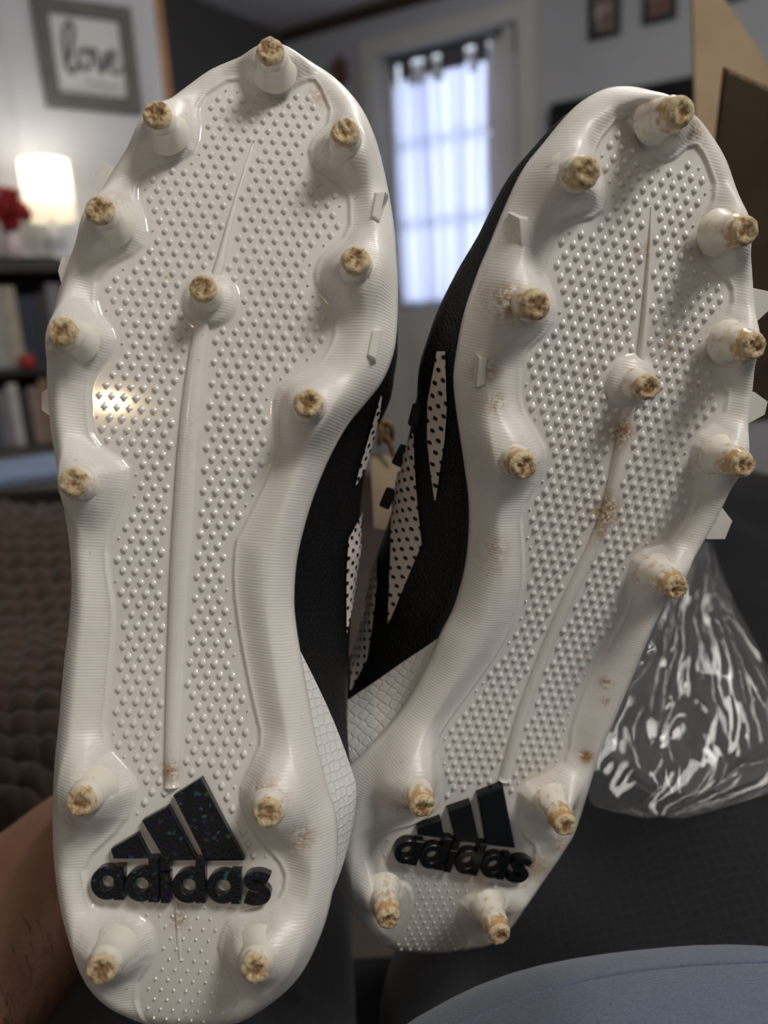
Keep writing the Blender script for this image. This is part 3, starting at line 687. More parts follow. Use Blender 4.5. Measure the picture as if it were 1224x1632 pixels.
    # ---- upper
    SD = D['side']                                                          # +1: medial side faces image right
    def Hh(v):
        x = np.clip((v - vmin) / (vmax - vmin), 0, 1)
        return np.interp(x, [0, .02, .06, .15, .30, .42, .52, .62, .74, .86, .94, .98, 1], [.030, .056, .064, .068, .076, .080, .076, .062, .043, .030, .024, .016, .005])
    OVM = D['ov']
    def surf(v, th, off=0.0):
        """th 0..pi from the medial edge over the top to the lateral edge"""
        x = np.clip((v - vmin) / (vmax - vmin), 0, 1)
        uc = (s.uL(v) + s.uR(v)) / 2; wv = (s.uR(v) - s.uL(v)) / 2
        om = np.interp(x, OVM[0], OVM[1]); olat = np.interp(x, [0, .1, .35, .5, .7, .95, 1], [0, .001, .004, .003, .001, -.001, -.003])
        sn = np.sin(th); cs = np.cos(th); hf = sn ** .85
        k = sstep(hf, .0, .45)
        medial = cs >= 0
        wid = wv - .0034 + np.where(medial, om, olat) * k + off
        cc = np.sign(cs) * np.abs(cs) ** .62
        lean = SD * np.interp(x, [0, .2, .45, .6, 1], [0, .0, .006, .006, 0]) * hf
        u = uc + SD * wid * cc + lean - SD * D['tuck'] * np.where(medial, 1, 0) * sstep(x, .02, .10) * (1 - sstep(x, .27, .42)) * sstep(hf, .30, .72)
        n = -(Hh(v) + off) * hf - .0078 + bend(s, v)
        return u, v + 0 * th, n
    s.surf = surf
    NR, NT_ = 150, 49
    xr = np.linspace(0, 1, NR); xr = .5 * xr + .5 * (.5 - .5 * np.cos(np.pi * xr))
    rows = vmin + .0012 + (vmax - vmin - .0024) * xr; ths = np.linspace(0, math.pi, NT_)
    vs = []
    for v in rows:
        u, v2, n = surf(np.full(NT_, v), ths); vs += list(zip(u, v2, n))
    fs = []
    for i in range(NR - 1):
        for k in range(NT_ - 1):
            x = xr[i]
            if x < .40 and .03 < x and abs(ths[k] - math.pi / 2) < .55: continue        # ankle opening
            fs.append((i * NT_ + k, i * NT_ + k + 1, (i + 1) * NT_ + k + 1, (i + 1) * NT_ + k))
    up = obj('upper', vs, fs, M['upper'], root, True)
    md = up.modifiers.new('thickness', 'SOLIDIFY'); md.thickness = .002; md.offset = 1 if SD < 0 else -1
    s.bvh = BVHTree.FromPolygons([s.M @ Vector(p) for p in vs], fs)
    s.rows = rows
    # white heel counter wrapping the back of the upper
    v0 = unp(s, *D['heelline'][0], 0)[1]; k0 = D['heelline'][1]
    NA, NB = 60, 46
    for side in (0, 1):
        vs = []; fs = []; uv = []
        for j in range(NB):
            th = .02 + (1.15 - .02) * j / (NB - 1)
            th_ = th if side == 0 else math.pi - th
            hf = math.sin(th) ** .85
            vb = v0 - k0 * (hf ** 1.2) * .075
            vb = max(vb, vmin + .006)
            for i in range(NA):
                a = i / (NA - 1); v = vmin + .0012 + (vb - vmin - .0012) * (a ** 1.3)
                u, v2, n = surf(np.array([v]), np.array([th_]), .0007); vs.append((u[0], v2[0], n[0])); uv.append((v, n[0]))
        for j in range(NB - 1):
            for i in range(NA - 1): fs.append((j * NA + i, j * NA + i + 1, (j + 1) * NA + i + 1, (j + 1) * NA + i))
        obj('heel_counter', vs, fs, M['heel'], root, True, uv)
    # perforated stripes laid onto the side of the upper
    for lch, rch in D['stripes']:
        lch = np.array(lch, float); rch = np.array(rch, float)
        y0 = max(lch[0, 1], rch[0, 1]); y1 = min(lch[-1, 1], rch[-1, 1]); n_, m_ = 60, 9
        vs = []; ok = []; uv = []
        for i in range(n_):
            y = y0 + (y1 - y0) * i / (n_ - 1); a = np.interp(y, lch[:, 1], lch[:, 0]); b_ = np.interp(y, rch[:, 1], rch[:, 0])
            for k in range(m_):
                d = ray(a + (b_ - a) * k / (m_ - 1), y).normalized(); loc, nr, _, _ = s.bvh.ray_cast(CAMPOS, d)
                if loc is None: vs.append((0, 0, 0)); ok.append(False); uv.append((0, 0)); continue
                if nr.dot(d) > 0: nr = -nr
                q = s.Mi @ (loc + nr * .0009); vs.append(tuple(q)); ok.append(True); uv.append((q.y, q.z))
        fs = []
        for i in range(n_ - 1):
            for k in range(m_ - 1):
                f = (i * m_ + k, i * m_ + k + 1, (i + 1) * m_ + k + 1, (i + 1) * m_ + k)
                if all(ok[j] for j in f) and max((Vector(vs[f[0]]) - Vector(vs[j])).length for j in f) < .02: fs.append(f)
        used = sorted({j for f in fs for j in f}); mp_ = {j: q for q, j in enumerate(used)}
        if fs: obj('stripe', [vs[j] for j in used], [tuple(mp_[j] for j in f) for f in fs], M['stripe'], root, True, [uv[j] for j in used])
    # lace loops along the throat
    for k in range(6):
        x = .50 + k * .055; v = vmin + (vmax - vmin) * x; pts_ = []
        for a in np.linspace(.62, .38, 9):
            u, v2, n = surf(np.array([v]), np.array([math.pi * a]), .0022); pts_.append((u[0], v2[0] + .006 * (a - .5), n[0]))
        MB().tube(pts_, .0024, 6).build('lace', M['lace'], root, True)
    for k in range(5):
        x = .47 + k * .052; v = vmin + (vmax - vmin) * x
        for t in (.37, .63):
            u, v2, n = surf(np.array([v]), np.array([math.pi * t]), .002)
            mb = MB().box(-.0028, .0028, -.0048, .0048, -.0016, .0016, Matrix.Translation((u[0], v2[0], n[0])), .0008); mb.build('eyelet_loop', M['lace'], root)
    # piping round the ankle opening
    for sg in (-1, 1):
        pts_ = []
        for x in np.linspace(.035, .40, 30):
            u, v2, n = surf(np.array([vmin + (vmax - vmin) * x]), np.array([math.pi / 2 + sg * .57]), .0015); pts_.append((u[0], v2[0], n[0]))
        MB().tube(pts_, .0012, 6).build('collar_piping', M['piping'], root, True)
    # tongue
    vs = []; fs = []
    for i in range(14):
        x = .30 + .30 * i / 13; v = vmin + (vmax - vmin) * x
        for t in np.linspace(.40, .60, 9):
            u, v2, n = surf(np.array([v]), np.array([math.pi * t]), -.0035); vs.append((u[0], v2[0], n[0] - .012 * max(0, .40 - x) / .1))
    for i in range(13):
        for k in range(8): fs.append((i * 9 + k, i * 9 + k + 1, (i + 1) * 9 + k + 1, (i + 1) * 9 + k))
    tg = obj('tongue', vs, fs, M['lining'], root, True); tg.modifiers.new('thickness', 'SOLIDIFY').thickness = .004
    return s

M['nub'] = M['sole']
L['studmat'] = M['stud']; Rr['studmat'] = M['stud_soiled']
L['tuck'] = .019; Rr['tuck'] = 0.0
L['ht'] = .0165; Rr['ht'] = .0190; L['hm'] = .0015; Rr['hm'] = .0060
L['logomat'] = M['glitter']; Rr['logomat'] = M['black_plastic']
L['ov'] = ([0, .08, .2, .35, .48, .58, .68, .85, .97, 1], [.003, .006, .012, .0195, .0235, .0155, .0062, .0036, .002, .000])
Rr['ov'] = ([0, .08, .2, .35, .48, .58, .68, .85, .97, 1], [.003, .005, .010, .0185, .026, .023, .0125, .0055, .004, .000])
L['heelline'] = ((465, 985), 3.0); Rr['heelline'] = ((709, 1020), 2.5)
L['stripes'] = [([(604,628),(592,670),(580,712),(570,745),(564,772)], [(606,628),(602,660),(592,705),(580,745),(565,772)]),
                ([(581,790),(570,825),(553,858),(549,920),(549,1008)], [(583,790),(581,830),(574,880),(564,940),(550,1008)])]
Rr['stripes'] = [([(699,560),(684,640),(683,700),(688,750),(694,796)], [(712,560),(714,620),(715,648),(711,700),(696,796)]),
                 ([(660,690),(640,740),(628,800),(625,870),(620,992)], [(662,690),(664,760),(668,810),(674,866),(622,992)]),
                 ([(602,880),(585,940),(566,1010),(562,1060),(560,1100)], [(604,880),(603,930),(596,1000),(588,1050),(562,1100)])]
# logo of the right shoe: affine map of the left one fixed by three corresponding points
_src = np.array([[268, 455, 1], [803, 460, 1], [595, 88, 1]], float); _dst = np.array([[621, 1376], [838, 1406], [801, 1251]], float)
_A = np.linalg.solve(_src, _dst)
Rr['logo'] = lambda x, y: tuple(np.array([x, y, 1.0]) @ _A)
left = make_shoe(L, 'cleat', 'cleat with sole facing front, logo flecked with coloured glitter, larger and left of the pair')
right = make_shoe(Rr, 'cleat', 'cleat leaning right with sole facing front, plain glossy black logo, nearer the cardboard box')

# warm lamp standing behind the viewer, mirrored in the glossy recess of the left sole
_q = left.M @ Vector((*unp(left, 172, 688), 0)); _n = Vector(left.M.col[2][:3]); _v = (_q - CAMPOS).normalized(); _r = _v - 2 * _v.dot(_n) * _n
_l = bpy.data.lights.new('warm_lamp_behind_viewer', 'POINT'); _l.energy = 7; _l.color = (1, .72, .40); _l.shadow_soft_size = .05
_o = bpy.data.objects.new('warm_lamp_behind_viewer', _l); C.objects.link(_o); _o.location = _q + _r * 2.0

# eyelet loops that stand proud of the right shoe's throat
for px, py, an in [(663, 662, .25), (639, 726, .45), (618, 794, .4)]:
    for dx in range(4, 90, 2):
        hit = right.bvh.ray_cast(CAMPOS, ray(px + dx, py).normalized())[0]
        if hit is not None: break
    if hit is None: continue
    zz = (hit - CAMPOS).dot(RZ); q = right.Mi @ P(px, py, zz); rr = (right.R3 @ (RY * math.cos(an) - RX * math.sin(an))).normalized(); q2 = right.Mi @ hit
    MB().tube([q - rr * .0040, q - rr * .0034, q + rr * .0034, q + rr * .0040], [.0016, .0022, .0022, .0016], 8).tube([q, q2], .0012, 6).build('eyelet_loop', M['lace'], right.root, True)
# ------------------------------------------------------------------ bookcase with lamp and flowers
BD = .30
fB = (Matrix.Translation(fL[1] * 0) @ fL[0], fL[1], fL[2])
bx0, _ = sz(fL, -260, 500, BD); bx1, _ = sz(fL, 330, 500, BD); _, bt = sz(fL, 45, 412, BD)
bk = tag(empty('bookcase', fL[0] @ Vector(((bx0 + bx1) / 2, BD / 2, 0))), 'dark wooden bookcase under the lamp and the framed sign', 'bookcase'); mbk = Matrix.Translation(-bk.location) @ fL[0]
M['darkwood'] = plain('espresso_wood', lin((44, 36, 33)), .5, .1, 14)
def bpart(n, *a): return MB().box(*a, mbk, .004).build(n, M['darkwood'], bk)
bpart('top', bx0, bx1, .004, BD, bt - .035, bt); bpart('side_panel', bx0, bx0 + .025, .004, BD - .004, 0, bt - .036); bpart('side_panel', bx1 - .025, bx1, .004, BD - .004, 0, bt - .036)
bpart('back_panel', bx0 + .026, bx1 - .026, .004, .014, .02, bt - .036)
_, zs1 = sz(fL, 40, 585, BD); _, zs2 = sz(fL, 40, 712, BD)
shelves = [zs1, zs2, .32, .05]
for z in shelves: bpart('shelf', bx0 + .026, bx1 - .026, .015, BD - .01, z - .022, z)
cols = {'pale grey': (168, 166, 165), 'navy blue': (38, 46, 66), 'charcoal': (52, 50, 52), 'rose beige': (150, 128, 118), 'white': (190, 190, 190), 'brown': (92, 74, 62), 'slate': (92, 98, 108), 'cream': (176, 166, 148), 'maroon': (88, 46, 48), 'black': (26, 26, 28), 'lilac grey': (132, 126, 136), 'tan': (140, 116, 90)}
BM = {k: plain('book_' + k.replace(' ', '_'), lin(v), .6, .08, 30) for k, v in cols.items()}
def book(xc, z, th, hh, dp, cn, label):
    b = tag(empty('book', fL[0] @ Vector((xc + th / 2, BD - .04 - dp / 2, z))), label, 'book', 'books on the bookcase'); mm = Matrix.Translation(-b.location) @ fL[0]
    yb = BD - .03
    mb = MB(); mb.box(xc, xc + .003, yb - dp, yb, z + .001, z + hh, mm); mb.box(xc + th - .003, xc + th, yb - dp, yb, z + .001, z + hh, mm); mb.box(xc, xc + th, yb - .003, yb + .001, z + .001, z + hh, mm, .001); mb.build('cover', BM[cn], b)
    MB().box(xc + .003, xc + th - .003, yb - dp + .004, yb - .003, z + .004, z + hh - .004, mm).build('pages', M['paper'], b)
names = list(cols)
seqs = [['rose beige', 'pale grey', 'cream', 'navy blue', 'charcoal', 'lilac grey', 'slate', 'brown'], ['slate', 'lilac grey', 'white', 'charcoal', 'rose beige', 'tan', 'maroon', 'cream', 'black', 'pale grey']]
rowname = ['upper shelf', 'lower shelf']
for ri, (z, sq) in enumerate(zip((zs1, zs2), seqs)):
    xs, _ = sz(fL, -36, 560, BD); 
    x = xs
    for k, cn in enumerate(sq):
        th = random.uniform(.030, .046) if ri == 0 else random.uniform(.022, .034); hh = (random.uniform(.19, .225) if ri == 0 else random.uniform(.155, .19)); hh = min(hh, (bt - .045 - zs1) if ri == 0 else (zs1 - .03 - zs2))
        book(x, z, th, hh, random.uniform(.13, .17), cn, '%s book standing upright on the %s of the bookcase' % (cn, rowname[ri])); x += th + .0015
# red tin on the upper shelf lip
xt, _ = sz(fL, 42, 560, BD); 
tin = tag(empty('tin', fL[0] @ Vector((xt, BD - .012, zs1))), 'small red tin at the shelf edge in front of the books', 'tin'); mtn = Matrix.Translation((0, 0, 0))
MB().lathe([(.018, 0), (.019, .002), (.019, .022), (.0185, .023)], 20, None, True).build('can', plain('red_tin_paint', lin((176, 44, 30)), .35), tin, True)
MB().lathe([(.0195, .023), (.0197, .030), (.018, .032)], 20).build('lid', bpy.data.materials['red_tin_paint'], tin, True)
# lamp
def onshelf(px, py, off):
    x, z = sz(fL, px, py, off); return fL[0] @ Vector((x, off, bt)), x
lp_, lx = onshelf(90, 400, .16); _, lz0 = sz(fL, 90, 352, .16); _, lz1 = sz(fL, 92, 258, .16)
lxa, _ = sz(fL, 50, 305, .16); lxb, _ = sz(fL, 132, 305, .16); rs = abs(lxb - lxa) / 2 * .97
lamp = tag(empty('table_lamp', lp_), 'lit table lamp with cream drum shade standing on the bookcase', 'lamp')
h0, h1 = lz0 - bt, lz1 - bt
def shade_mat():
    t = NT('lit_lamp_shade'); t.set(Base_Color=lin((250, 244, 225)), Roughness=.9); t.b.inputs['Emission Color'].default_value = (1, .93, .76, 1); t.b.inputs['Emission Strength'].default_value = .5
    tl = t.n('ShaderNodeBsdfTranslucent'); tl.inputs[0].default_value = (.95, .9, .78, 1); mx = t.n('ShaderNodeMixShader', i_0=.45); t.l(t.b.outputs[0], mx.inputs[1]); t.l(tl.outputs[0], mx.inputs[2]); t.l(mx.outputs[0], t.out.inputs[0]); return t.m
MB().lathe([(rs, h0), (rs * .96, h1)], 40, None, False, False).build('shade', shade_mat(), lamp, True)
M['lampglass'] = plain('white_ceramic', lin((206, 208, 214)), .2)
MB().lathe([(.055, 0), (.057, .006), (.045, .014), (.018, .022), (.026, .05), (.03, h0 * .45), (.014, h0 * .8), (.009, h0 * .9), (.009, h0 + .03)], 28, None, True).build('base', M['lampglass'], lamp, True)
MB().lathe([(.003, h0 + .03), (.022, h0 + .05), (.030, h0 + .08), (.022, h0 + .105), (.004, h0 + .115)], 20, None, True).build('bulb', M['lampglass'], lamp, True)
pl = bpy.data.lights.new('lamp_light', 'POINT'); pl.energy = 1.3; pl.color = (1, .93, .82); pl.shadow_soft_size = .035; po = bpy.data.objects.new('lamp_light', pl); C.objects.link(po); po.parent = lamp; po.location = (0, 0, h0 + .135)
bpy.data.objects['bulb'].scale = (1, 1, .9)
# vase of red flowers
vp, vx = onshelf(22, 400, .20); _, fz = sz(fL, 24, 333, .20); hv = fz - bt
vase = tag(empty('flower_vase', vp), 'pale vase of round red flowers standing left of the lamp', 'vase')
MB().lathe([(.022, 0), (.026, .01), (.030, hv * .25), (.020, hv * .55), (.017, hv * .62), (.022, hv * .66)], 24, None, True, False).build('vase_body', plain('blush_glass', lin((214, 196, 200)), .2), vase, True)
M['red'] = plain('red_petals', lin((176, 30, 36)), .7, .2, 40)
for k, (ox, oz, rr) in enumerate([(0, .0, .040), (-.036, -.006, .032), (.03, -.012, .03), (-.012, .03, .032), (.016, .02, .030), (.0, -.034, .028)]):
    c0 = fL[0].to_3x3() @ Vector((ox, .012 * (k % 3), 0)); c0.z = hv + oz
    mb = MB()
    for q in range(34):
        d = Vector((random.gauss(0, 1), random.gauss(0, 1), random.gauss(0, 1))).normalized(); m_ = Matrix.Translation(c0 + d * rr * random.uniform(.5, .85)) @ d.to_track_quat('Z', 'Y').to_matrix().to_4x4()
        mb.lathe([(.002, -.004), (rr * .26, .002), (rr * .30, .008), (rr * .18, .010)], 7, m_)
    fo = mb.build('bloom', M['red'], vase)
    MB().tube([Vector((0, 0, hv * .3)), Vector((c0.x * .6, c0.y * .6, hv * .7)), c0], .003, 5).build('stem', plain('green_stem', lin((60, 80, 50)), .8) if k == 0 else bpy.data.materials['green_stem'], vase)
# dark runner cloth along the bookcase top edge
rn = fbox(fL, bx0 + .05, sz(fL, 90, 405, BD)[0], .05, BD + .006, bt + .0005, bt + .004, .001).build('table_runner', plain('dark_green_cloth', lin((54, 58, 50)), .9, .15, 40))
tag(rn, 'dark green runner cloth laid along the top of the bookcase', 'runner')

# ------------------------------------------------------------------ sofa with knitted throw
M['sofa'] = plain('brown_sofa_fabric', lin((17, 15, 14)), .9, .1, 50, bump=.4, bscale=300)
sofa = tag(empty('sofa', (0, .2, 0)), 'brown upholstered sofa arm and seat under the knitted throw', 'sofa')
MB().box(-.95, 1.15, -.55, .48, .10, .24, Matrix.Translation((0, 0, 0)), .03).build('base', M['sofa'], sofa, True)
for q in sofa.children: q.location = (0, -.2, 0)
def spart(n, *a): o = MB().box(*a).build(n, M['sofa'], sofa, True); o.location = (0, -.2, 0); return o
spart('seat_cushion', -.19, .55, -.45, .50, .241, .335, None, .04)
spart('arm', -.60, -.24, -.50, .80, .245, .43, None, .04); spart('armrest_pad', -.60, -.24, .40, .80, .431, .540, None, .045)
spart('arm', .56, .86, -.50, .86, .245, .690, None, .05)
for cx_ in (-.85, 1.05):
    for cy_ in (-.5, .4): spart('foot', cx_ - .03, cx_ + .03, cy_ - .03, cy_ + .03, 0, .11, None, .008)
def knit_mat():
    t = NT('brown_chunky_knit'); co = t.coord()
    w_ = t.n('ShaderNodeTexNoise'); w_.inputs['Scale'].default_value = 700; w_.inputs['Detail'].default_value = 5; t.l(co, w_.inputs['Vector'])
    t.l(t.mix(w_.outputs[0], lin((40, 33, 27)), lin((80, 68, 56))), t.b.inputs['Base Color']); t.set(Roughness=.95, Specular_IOR_Level=.1); t.b.inputs['Sheen Weight'].default_value = .15; t.bump(w_.outputs[0], .6, .0015); return t.m
M['knit'] = knit_mat()
NA, NB = 260, 330; vs = []; fs = []
PX0, PX1 = -.64, -.195; PY0, PY1 = .375, .84
for j in range(NB):
    tb = j / (NB - 1); y = PY0 + (PY1 - PY0) * tb
    for i in range(NA):
        ta = i / (NA - 1); x = PX0 + (PX1 - PX0) * ta
        zbase = .556 + .075 * sstep(np.float64(tb), .05, 1.0) + .012 * math.sin(x * 17 + y * 5) + .008 * math.sin(y * 23 - x * 11)
        row = (y + .03 * math.sin(x * 8)) / .021; st = x / .0165 + .25 * math.sin(y * 30)
        rr = row % 1.0; kk = (st + (.5 if int(math.floor(row)) % 2 else 0)) % 1.0
        hgt = .0115 * math.sqrt(max(0, 1 - (2 * rr - 1) ** 2)) * (.35 + .65 * math.sqrt(max(0, 1 - (2 * ((kk + .35 * (rr - .5)) % 1.0) - 1) ** 2)))
        hgt += .003 * noise.noise(Vector((x * 60, y * 60, 0)))
        edge = max(0, (ta - .935) / .065); e2 = max(0, (.06 - tb) / .06); zz = zbase + hgt - .07 * edge ** 2 - .035 * e2 ** 2
        vs.append((x, y, zz))
for j in range(NB - 1):
    for i in range(NA - 1): fs.append((j * NA + i, j * NA + i + 1, (j + 1) * NA + i + 1, (j + 1) * NA + i))
th = obj('knitted_throw', vs, fs, M['knit'], None, True); th.modifiers.new('thickness', 'SOLIDIFY').thickness = .006
tag(th, 'chunky brown knitted throw spread over the sofa arm left of the shoes', 'throw')
# light blue folder lying past the throw
pf = P(25, 742, 1.05)
fol = tag(empty('folder', (pf.x, pf.y, pf.z - .02)), 'light blue paper folder lying past the far end of the knitted throw', 'folder')
mf = Matrix.Rotation(.55, 4, 'Z')
MB().box(-.16, .12, -.035, .16, 0, .003, mf, .001).build('cover', plain('light_blue_card', lin((128, 146, 178)), .6), fol)
MB().box(-.155, .115, -.03, .155, .0031, .006, mf).build('sheets', M['paper'], fol)
MB().box(-.16, .12, -.035, .16, .0061, .009, mf, .001).build('cover', bpy.data.materials['light_blue_card'], fol)
# side table carrying the folder
stb = tag(empty('side_table', (pf.x - .05, pf.y + .08, 0)), 'low dark side table behind the throw under the blue folder', 'side table'); tzz = pf.z - .0202
MB().box(-.26, .24, -.16, .22, tzz - .025, tzz, None, .004).build('table_top', M['darkwood'], stb)
for sx in (-.24, .22):
    for sy in (-.14, .20): MB().box(sx - .018, sx + .018, sy - .018, sy + .018, 0, tzz - .0255, None, .003).build('leg', M['darkwood'], stb)

# ------------------------------------------------------------------ cardboard box
def card_mat():
    t = NT('kraft_cardboard'); co = t.coord(); f = t.noise(co, 18); g = t.noise(co, 400)
    t.l(t.mix(t.ramp(f, .3, .7), lin((166, 145, 119)), lin((150, 130, 106))), t.b.inputs['Base Color']); t.set(Roughness=.85, Specular_IOR_Level=.2); t.bump(g, .1, .0005); return t.m
M['card'] = card_mat()
M['cardedge'] = plain('cardboard_edge', lin((158, 128, 96)), .9)
bp = P(1152, 105, .42)                                           # top near-left corner of the near panel
box = tag(empty('cardboard_box', (bp.x, bp.y, .692)), 'open brown corrugated cardboard box standing right of the cleats', 'box')
def cboard(nm, o, du, dv, wu, hv, th=.004, flute=True, clip=None):
    """corrugated sheet: two liners and a fluted core, from corner o along du (wu) and dv (hv)"""
    o = Vector(o); du = Vector(du).normalized(); dv = Vector(dv).normalized(); nn_ = du.cross(dv).normalized()
    Mx = Matrix(((du.x, dv.x, nn_.x, o.x), (du.y, dv.y, nn_.y, o.y), (du.z, dv.z, nn_.z, o.z), (0, 0, 0, 1)))
    poly = clip or [(0, 0), (wu, 0), (wu, hv), (0, hv)]
    a = MB().prism(poly, 0, .0006); b = MB().prism(poly, th - .0006, th)
    a.add(b.v, b.f); a.v = [tuple(Mx @ Vector(p)) for p in a.v]
    par = a.build(nm, M['card'], box)
    if flute:
        pt_ = .0066 if th < .005 else .013; n_ = int(wu / pt_ * 8); mb = MB(); vs = []; fs = []
        for i in range(n_ + 1):
            xx = wu * i / n_; zz = th / 2 + (th / 2 - .0007) * math.cos(2 * math.pi * xx / pt_)
            top = hv
            if clip: top = np.interp(xx, [p[0] for p in sorted(clip[2:], key=lambda p: p[0])], [p[1] for p in sorted(clip[2:], key=lambda p: p[0])])
            vs += [Mx @ Vector((xx, .001, zz)), Mx @ Vector((xx, top - .0004, zz))]
        for i in range(n_): fs.append((2 * i, 2 * i + 2, 2 * i + 3, 2 * i + 1))
        fo = obj('fluting', vs, fs, M['cardedge'], par); fo.modifiers.new('t', 'SOLIDIFY').thickness = .0004
    return par
zb0 = .692; o0 = Vector((0, 0, 0)); hN = bp.z - zb0
dun = Vector((1, .22, 0)).normalized(); dpn = Vector((-.22, 1, 0)).normalized(); lean = Vector((-.34, -1.02, 1)).normalized()
BW, BDp = .24, .12
lw = lean * (hN / lean.z); cboard('near_panel', -lw + Vector((0, 0, hN)), dun, lean, BW, lw.length, th=.0065, clip=[(0, 0), (BW, 0), (BW, lw.length - .09), (0, lw.length)])
o0 = -lw + Vector((0, 0, hN)) + dpn * .005; cboard('left_panel', o0 + dpn * BDp, -dpn, (0, 0, 1), BDp - .0045, hN * .55, flute=False)
cboard('right_panel', o0 + dun * BW + dpn * .0045, dpn, (0, 0, 1), BDp - .0045, hN * .55, flute=False)
cboard('far_panel', o0 + dpn * BDp + dun * .001, dun, (0, 0, 1), BW, hN * .55, flute=False)
cboard('bottom', o0 + dun * .004 + dpn * .004 + Vector((0, 0, .001)), dun, dpn, BW - .008, BDp - .008, flute=False)
# tall far flap standing up with a slanted edge
zf = .66
ftl = P(1103, -40, zf); ftb = P(1112, 330, zf); q1 = P(1128, -40, zf) ; q2 = P(1300, 210, zf); q3 = P(1300, 420, zf)
nf = (ftb - ftl).cross(q2 - ftl).normalized()
poly3 = [ftb, q3, q2, q1, ftl]
mb = MB(); k = .004; inv = -box.location
front = [p + inv for p in poly3]; back = [p + inv + RZ * k for p in poly3]; n5 = 5
mb.add(front + back, [tuple(range(n5)), tuple(reversed(range(n5, 2 * n5)))] + [(i, n5 + i, n5 + (i + 1) % n5, (i + 1) % n5) for i in range(n5)])
mb.build('flap', M['card'], box)

# ------------------------------------------------------------------ person: lap, shirt and the arm behind the left shoe
person = tag(empty('person', (.12, -.1, .41)), 'seated person in dark trousers and a blue grey shirt, hand behind the left cleat', 'person')
inv = -Vector((.12, -.1, .41))
def cloth(name, c1, c2, grid=None, sheen=.2, sc=900):
    t = NT(name); co = t.coord(); n1 = t.noise(co, sc, 3); n2 = t.noise(co, 9, 3)
    col = t.mix(n1, lin(c1), lin(c2))
    if grid:
        sep = t.n('ShaderNodeSeparateXYZ'); t.l(co, sep.inputs[0])
        g1 = t.math('POWER', t.math('ABSOLUTE', t.math('SINE', t.math('MULTIPLY', sep.outputs[0], math.pi / grid))), 30); g2 = t.math('POWER', t.math('ABSOLUTE', t.math('SINE', t.math('MULTIPLY', sep.outputs[1], math.pi / grid))), 30)
        col = t.mix(t.math('MULTIPLY', t.math('MAXIMUM', g1, g2), .10), col, lin(tuple(min(255, int(x * 1.6)) for x in c2)))
    t.l(col, t.b.inputs['Base Color']); t.set(Roughness=.95, Specular_IOR_Level=.12); t.b.inputs['Sheen Weight'].default_value = sheen; t.bump(n1, .5, .0006); return t.m
M['trouser'] = cloth('dark_ripstop', (24, 24, 27), (44, 44, 48), .0045, .1)
M['shirt'] = cloth('heather_blue_jersey', (68, 77, 93), (110, 120, 137), None, .2, 900)
def limb(path, name, mat, seg=48, wr=.004, seed=0):
    """path: list of (centre, rx, rz)"""
    pc_ = catmull(np.array([[*p[0], p[1], p[2]] for p in path]), 14, False); vs = []; fs = []
    n_ = len(pc_)
    for i, (x, y, z, a, b) in enumerate(pc_):
        t = Vector(pc_[min(i + 1, n_ - 1)][:3]) - Vector(pc_[max(i - 1, 0)][:3]); t.normalize(); sd = t.cross(Vector((0, 0, 1))).normalized(); up = sd.cross(t).normalized()
        for k in range(seg):
            an = 2 * math.pi * k / seg; p = Vector((x, y, z)) + sd * a * math.cos(an) + up * b * math.sin(an)
            f = noise.noise(Vector((p.x * 9 + seed, p.y * 9, p.z * 9))) * wr * 1.4 + (abs(noise.noise(Vector((p.x * 16 + p.y * 10 + seed, p.y * 7 - p.x * 5, p.z * 12)))) - .25) * wr * 2.4
            g = (p.x * .75 - p.y * .65) * 62 + 2.2 * noise.noise(Vector((p.x * 7, p.y * 7, seed)))
            f += wr * .55 * max(0, noise.noise(Vector((p.x * 6 + 5, p.y * 6, seed + 3))) + .15) * (1 - abs(math.sin(g))) * 2
            vs.append(p + (sd * math.cos(an) + up * math.sin(an)) * f + inv)
    for i in range(n_ - 1):
        for k in range(seg): k2 = (k + 1) % seg; fs.append((i * seg + k, i * seg + k2, (i + 1) * seg + k2, (i + 1) * seg + k))
    fs += [tuple(reversed(range(seg))), tuple(range((n_ - 1) * seg, n_ * seg))]
    return vs, fs
# trousers: both thighs and the seat in one garment
mb = MB()
v_, f_ = limb([((.115, -.20, .44), .130, .095), ((.115, .05, .445), .136, .092), ((.130, .25, .455), .150, .092), ((.175, .44, .505), .160, .095), ((.27, .62, .575), .125, .090), ((.30, .72, .56), .085, .075)], 'a', None, seed=3, wr=.0085); mb.add(v_, f_)
v_, f_ = limb([((-.10, -.20, .44), .095, .085), ((-.10, .05, .445), .085, .085), ((-.105, .25, .455), .08, .08), ((-.115, .48, .46), .075, .075), ((-.12, .62, .46), .07, .07), ((-.12, .70, .43), .065, .06)], 'b', None, seed=9); mb.add(v_, f_)
mb.build('trousers', M['trouser'], person, True)
# shirt front over the belly
cB = P(1180, 1965, .235); vs = []; fs = []
for j in range(40):
    ph = math.pi * j / 39
    for k in range(64):
        a = 2 * math.pi * k / 64; d = Vector((math.sin(ph) * math.cos(a) * .148, math.sin(ph) * math.sin(a) * .085, math.cos(ph) * .068))
        f = 1 + .025 * noise.noise(Vector((d.x * 14, d.y * 14, d.z * 14 + 4)))
        vs.append(cB + d * f + inv)
for j in range(39):
    for k in range(64): k2 = (k + 1) % 64; fs.append((j * 64 + k, (j + 1) * 64 + k, (j + 1) * 64 + k2, j * 64 + k2))
obj('shirt', vs, fs, M['shirt'], person, True)
